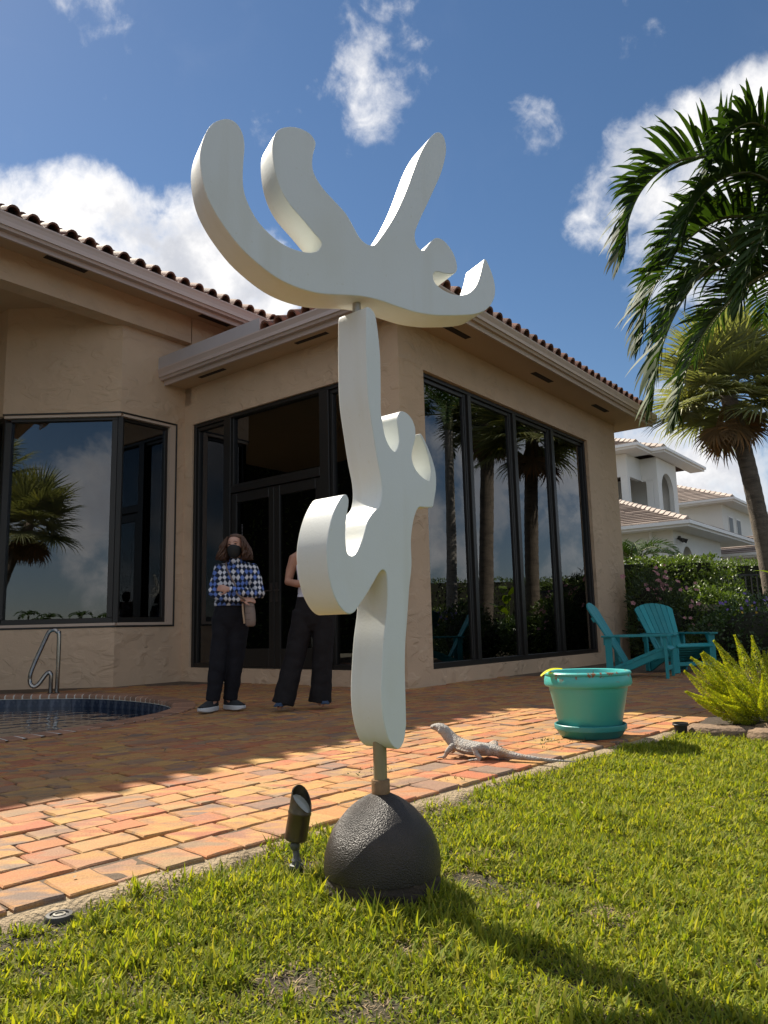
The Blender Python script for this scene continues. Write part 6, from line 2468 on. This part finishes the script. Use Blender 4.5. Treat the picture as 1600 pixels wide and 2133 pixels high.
for (x, y, z, sx_, sy_, sz_, rz, lab) in ((2.36, 5.42, -.03, .30, .17, .045, -8, 'flat brown edging stone nearest the little black cup fitting'), (2.63, 5.16, -.05, .25, .15, .06, -14, 'thick brown edging stone lying lowest in front of the fern'),
                                          (2.82, 5.40, .00, .26, .14, .035, -5, 'thin brown slab of stone directly under the fern plumes'), (3.2, 5.05, -.04, .32, .18, .07, -20, 'brown edging stone at the far side of the fern bed')):
    mb = MB()
    rg = []
    nR = 14
    for j, (q, zz) in enumerate(((.92, -1), (1.0, -.5), (1.02, .2), (.94, .75), (.8, .98), (.45, 1.08), (.02, 1.1))):
        for i in range(nR):
            a = 2 * math.pi * i / nR
            w = 1 + .22 * mnoise.noise(Vector((math.cos(a) * 1.3 + x * 5, math.sin(a) * 1.3, y))) + .05 * mnoise.noise(Vector((a * 3, j, x)))
            mb.v.append((sx_ * q * w * math.cos(a), sy_ * q * w * math.sin(a), sz_ * zz + .012 * mnoise.noise(Vector((a * 2, j * 2, x)))))
    for j in range(6):
        for i in range(nR):
            mb.f.append((j * nR + i, j * nR + (i + 1) % nR, (j + 1) * nR + (i + 1) % nR, (j + 1) * nR + i))
    mb.f.append(tuple(range(nR - 1, -1, -1)))
    o = mb.build('edging_stone', M_rock, smooth=40)
    o.location = (x, y, z)
    o.rotation_euler = (R(random.uniform(-4, 4)), R(random.uniform(-4, 4)), R(rz))
    tag(o, lab, 'stone', 'stones edging the planting bed')

fern = thing('foxtail_fern', 'bright yellow green foxtail fern with plume shaped shoots beside the flat stones', 'fern', (2.80, 5.66, .0))
frn = random.Random(8)
plumes = [(178, 22, .58), (170, 34, .56), (186, 14, .55), (165, 50, .56), (176, 62, .60), (150, 70, .62), (192, 6, .50), (200, 20, .5), (210, 10, .46), (220, 28, .46), (182, 42, .5), (240, 18, .42), (235, 45, .42),
          (120, 78, .62), (90, 82, .60), (60, 72, .62), (30, 70, .58), (10, 60, .55), (0, 40, .52), (340, 30, .5), (320, 20, .5), (300, 30, .45), (275, 24, .42), (260, 48, .42), (40, 50, .6), (70, 50, .6), (110, 55, .6), (135, 50, .6), (345, 70, .55), (290, 60, .45), (205, 60, .5), (250, 70, .46)]
for k, (az, el, ln) in enumerate(plumes):
    az, el = R(az + frn.gauss(0, 4)), R(el + frn.gauss(0, 3))
    h = Vector((math.cos(az), math.sin(az), 0))
    p0 = Vector((2.80 + .16 * math.cos(az) * (1 if el < 1 else .6), 5.66 + .13 * math.sin(az), .03))
    pts, d = [p0], None
    nn = 12
    for i in range(nn):
        a = el + (.30 if el < .9 else -.05) * (i / nn) - (.0 if el < .9 else .25) * (i / nn) ** 2
        pts.append(pts[-1] + (h * math.cos(a) + Vector((0, 0, math.sin(a)))) * ln / nn)
    n_l = 2200
    tt = rng.random(n_l) ** .85 * .90 + .10
    ip = np.array([list(p) for p in pts])
    q = tt * nn
    i0 = np.minimum(nn - 1, q.astype(int))
    P = ip[i0] + (ip[i0 + 1] - ip[i0]) * (q - i0)[:, None]
    T = ip[i0 + 1] - ip[i0]
    T /= np.linalg.norm(T, axis=1, keepdims=True)
    rd = rand_dirs(n_l)
    rd -= T * (rd * T).sum(1)[:, None]
    rd /= np.linalg.norm(rd, axis=1, keepdims=True)
    prof_ = .072 * np.clip((1 - tt) * 1.7, .06, 1) ** .8 * np.clip(tt * 4, .3, 1)
    rad_ = prof_ * rng.uniform(.2, 1, n_l) ** .5
    D = rd * .7 + T * .7
    V, F = leaf_quads(P + rd * rad_[:, None] * .8, D, np.cross(D, rand_dirs(n_l)), np.clip(prof_ * .32, .007, .016) * rng.uniform(.8, 1.3, n_l), np.full(n_l, .0062))
    po = link('plume', np_mesh('plume', V, F, M_fern), fern)
    MB().tube(pts, [.004 * (1 - .7 * i / nn) for i in range(nn + 1)], 5).build('stem', M_stem, po)

# a few weeds in the joints
V_, F_ = [], []
wp = []
for (x, y, n_) in ((1.02, 5.06, 26), (-.09, 4.22, 10), (-.14, 4.1, 8), (.98, 4.75, 8), (.92, 4.86, 6), (1.15, 4.95, 12), (.3, 3.85, 7)):
    for k in range(n_):
        wp.append((x + random.gauss(0, .05), y + random.gauss(0, .03), .0))
wp = np.array(wp)
D = rand_dirs(len(wp), .9)
V, F = leaf_quads(wp, D, rand_dirs(len(wp), .3), rng.uniform(.012, .03, len(wp)), rng.uniform(.004, .008, len(wp)))
tag(link('joint_weeds', np_mesh('joint_weeds', V, F, M_olean)), kind='stuff')

# ------------------------------------------------------------------ grass
M_grass = material('grass_blade', (.238, .262, .038), .65, .25, 1.6, transl=.42, tcol=(1.7, 1.65, .45), spec=.15,
                   ramp=[(0, (.40, .55, .5)), (.3, (.75, .85, .8)), (.6, (1.05, 1.05, .9)), (.85, (1.35, 1.25, 1.0)), (.93, (1.3, 1.15, 1.6)), (1, (1.4, 1.15, 2.2))])
M_straw = material('dry_straw', (.26, .19, .11), .8, .3, 8, ramp=[(0, (.5, .45, .4)), (.6, (1, 1, 1)), (1, (1.5, 1.45, 1.35))])
PATCH = [(-.61, 2.62, .15), (-.73, 2.47, .12), (-.55, 2.80, .09), (.31, 3.52, .15), (.33, 2.85, .15), (.16, 3.42, .12), (.45, 3.95, .12), (-.25, 1.9, .10), (-.63, 1.85, .10), (-.07, 1.8, .08), (-.30, 2.72, .09), (.6, 2.3, .09), (.25, 2.6, .10), (.05, 2.1, .10)]


def grass(n, name, mat, l0, l1, w0, w1, lean, straw=False, seed=1, clump=0):
    g = np.random.default_rng(seed)
    s = g.uniform(-3.6, 5.2, n)
    e = g.uniform(.0, 3.6, n)
    x = P0.x + PE.x * s - PI_.x * e
    y = P0.y + PE.y * s - PI_.y * e
    z = lawn_z(x, y)
    q = np.stack([x, y, z - CAM_H], 1)
    dz = q @ _f0
    ix = 800 + CAM_F * (q @ _r) / np.maximum(dz, .05)
    iy = 1066.5 - CAM_F * (q @ _u) / np.maximum(dz, .05)
    keep = (dz > .9) & (ix > -700) & (ix < 2700) & (iy < 2800)
    dist = np.hypot(x, y)
    nz = np.array([mnoise.noise(Vector((a * 2.6, b * 2.6, 0))) + .7 * mnoise.noise(Vector((a * 8, b * 8, 4))) for a, b in zip(x, y)]) if n < 2e6 else 0
    bare = np.zeros(n)
    for px, py, r in PATCH:
        bare = np.maximum(bare, np.clip(1.35 - np.hypot(x - px, y - py) / r, 0, 1))
    edge = np.clip((e - .0) / .11 + .9 * nz, 0, 1)
    dens = np.clip(1.0 - .85 * bare + .28 * nz, .03, 1) * edge * np.clip(1.25 - dist / 9, .45, 1)
    if straw:
        dens = np.clip(.20 + .9 * bare - .35 * nz, 0, 1) * np.clip(e / .08, 0, 1)
    keep &= g.random(n) < dens
    keep &= np.hypot(x - SAX.x, y - SAX.y) > .182
    keep &= ~((((x - 3.15) / 1.0) ** 2 + ((y - 5.75) / .72) ** 2) < .9)
    keep &= np.hypot(x - sx, y - sy + .03) > .045
    keep &= np.hypot(x - px_, y - py_ + .01) > .050
    x, y, z, nz, dist = x[keep], y[keep], z[keep], nz[keep], dist[keep]
    if clump:
        x, y, z, nz, dist = [np.repeat(q_, clump) for q_ in (x, y, z, nz, dist)]
        x = x + g.normal(0, .006, len(x))
        y = y + g.normal(0, .006, len(x))
    k = len(x)
    zz = np.array([.016 * mnoise.noise(Vector((a * 5, b * 5, 0))) + .007 * mnoise.noise(Vector((a * 17, b * 17, 3))) for a, b in zip(x, y)])
    B = np.stack([x, y, z + zz - .004], 1)
    az = g.uniform(0, 2 * math.pi, k)
    tuft = np.exp(-((np.hypot(x - SAX.x, y - SAX.y) - .2) / .07) ** 2) + .3 * np.exp(-(np.hypot(x - sx - .08, y - sy) / .08) ** 2)
    L_ = g.uniform(l0, l1, k) * (1 + .38 * np.clip(nz, -1, 1.2) + (0 if straw else .55) * tuft)
    W_ = g.uniform(w0, w1, k) * (1 + .12 * np.clip(dist - 2, 0, 4))
    le = g.uniform(lean[0], lean[1], k)
    h = np.stack([np.cos(az), np.sin(az), np.zeros(k)], 1)
    sd = np.stack([-np.sin(az), np.cos(az), np.zeros(k)], 1)
    up_ = np.array([0, 0, 1.0])
    d1 = h * np.sin(le)[:, None] + up_ * np.cos(le)[:, None]
    le2 = np.minimum(le + g.uniform(.1, .8, k), 1.75 if not straw else 1.6)
    d2 = h * np.sin(le2)[:, None] + up_ * np.cos(le2)[:, None]
    m1 = B + d1 * (L_ * .5)[:, None]
    tp = m1 + d2 * (L_ * .5)[:, None]
    w = (W_ / 2)[:, None]
    V = np.stack([B - sd * w * .7, B + sd * w * .7, m1 - sd * w, m1 + sd * w, tp], 1).reshape(-1, 3)
    i = np.arange(k)[:, None] * 5
    me = np_mesh(name, V, [np.concatenate([i + [0, 1, 3], i + [0, 3, 2], i + [2, 3, 4]], 0)], mat)
    tag(link(name, me), kind='stuff')
    return k


n1 = grass(950000, 'grass', M_grass, .017, .044, .0036, .0064, (.15, 1.3))
n2 = grass(420000, 'dry_grass', M_straw, .02, .05, .0016, .003, (1.0, 1.55), True, 2)
n3 = grass(9000, 'grass_tufts', M_grass, .035, .068, .0045, .0072, (.05, .85), False, 3, 8)
print('grass blades', n1, n2, n3)
# leaf litter on the pavers and the lawn
lp = []
for _ in range(90):
    s_, t_ = random.uniform(-1.5, 3.2), random.uniform(-1.2, 2.2)
    p = PV(s_, t_)
    lp.append((p.x, p.y, .006 if t_ > 0 else lawn_z(p.x, p.y) + .035))
lp = np.array(lp)
V, F = leaf_quads(lp, rand_dirs(len(lp)) * np.array([1, 1, .15]), np.tile([0, 0, 1.0], (len(lp), 1)) + rand_dirs(len(lp)) * .3, rng.uniform(.012, .035, len(lp)), rng.uniform(.006, .014, len(lp)))
tag(link('leaf_litter', np_mesh('leaf_litter', V, F, M_straw)), kind='stuff')
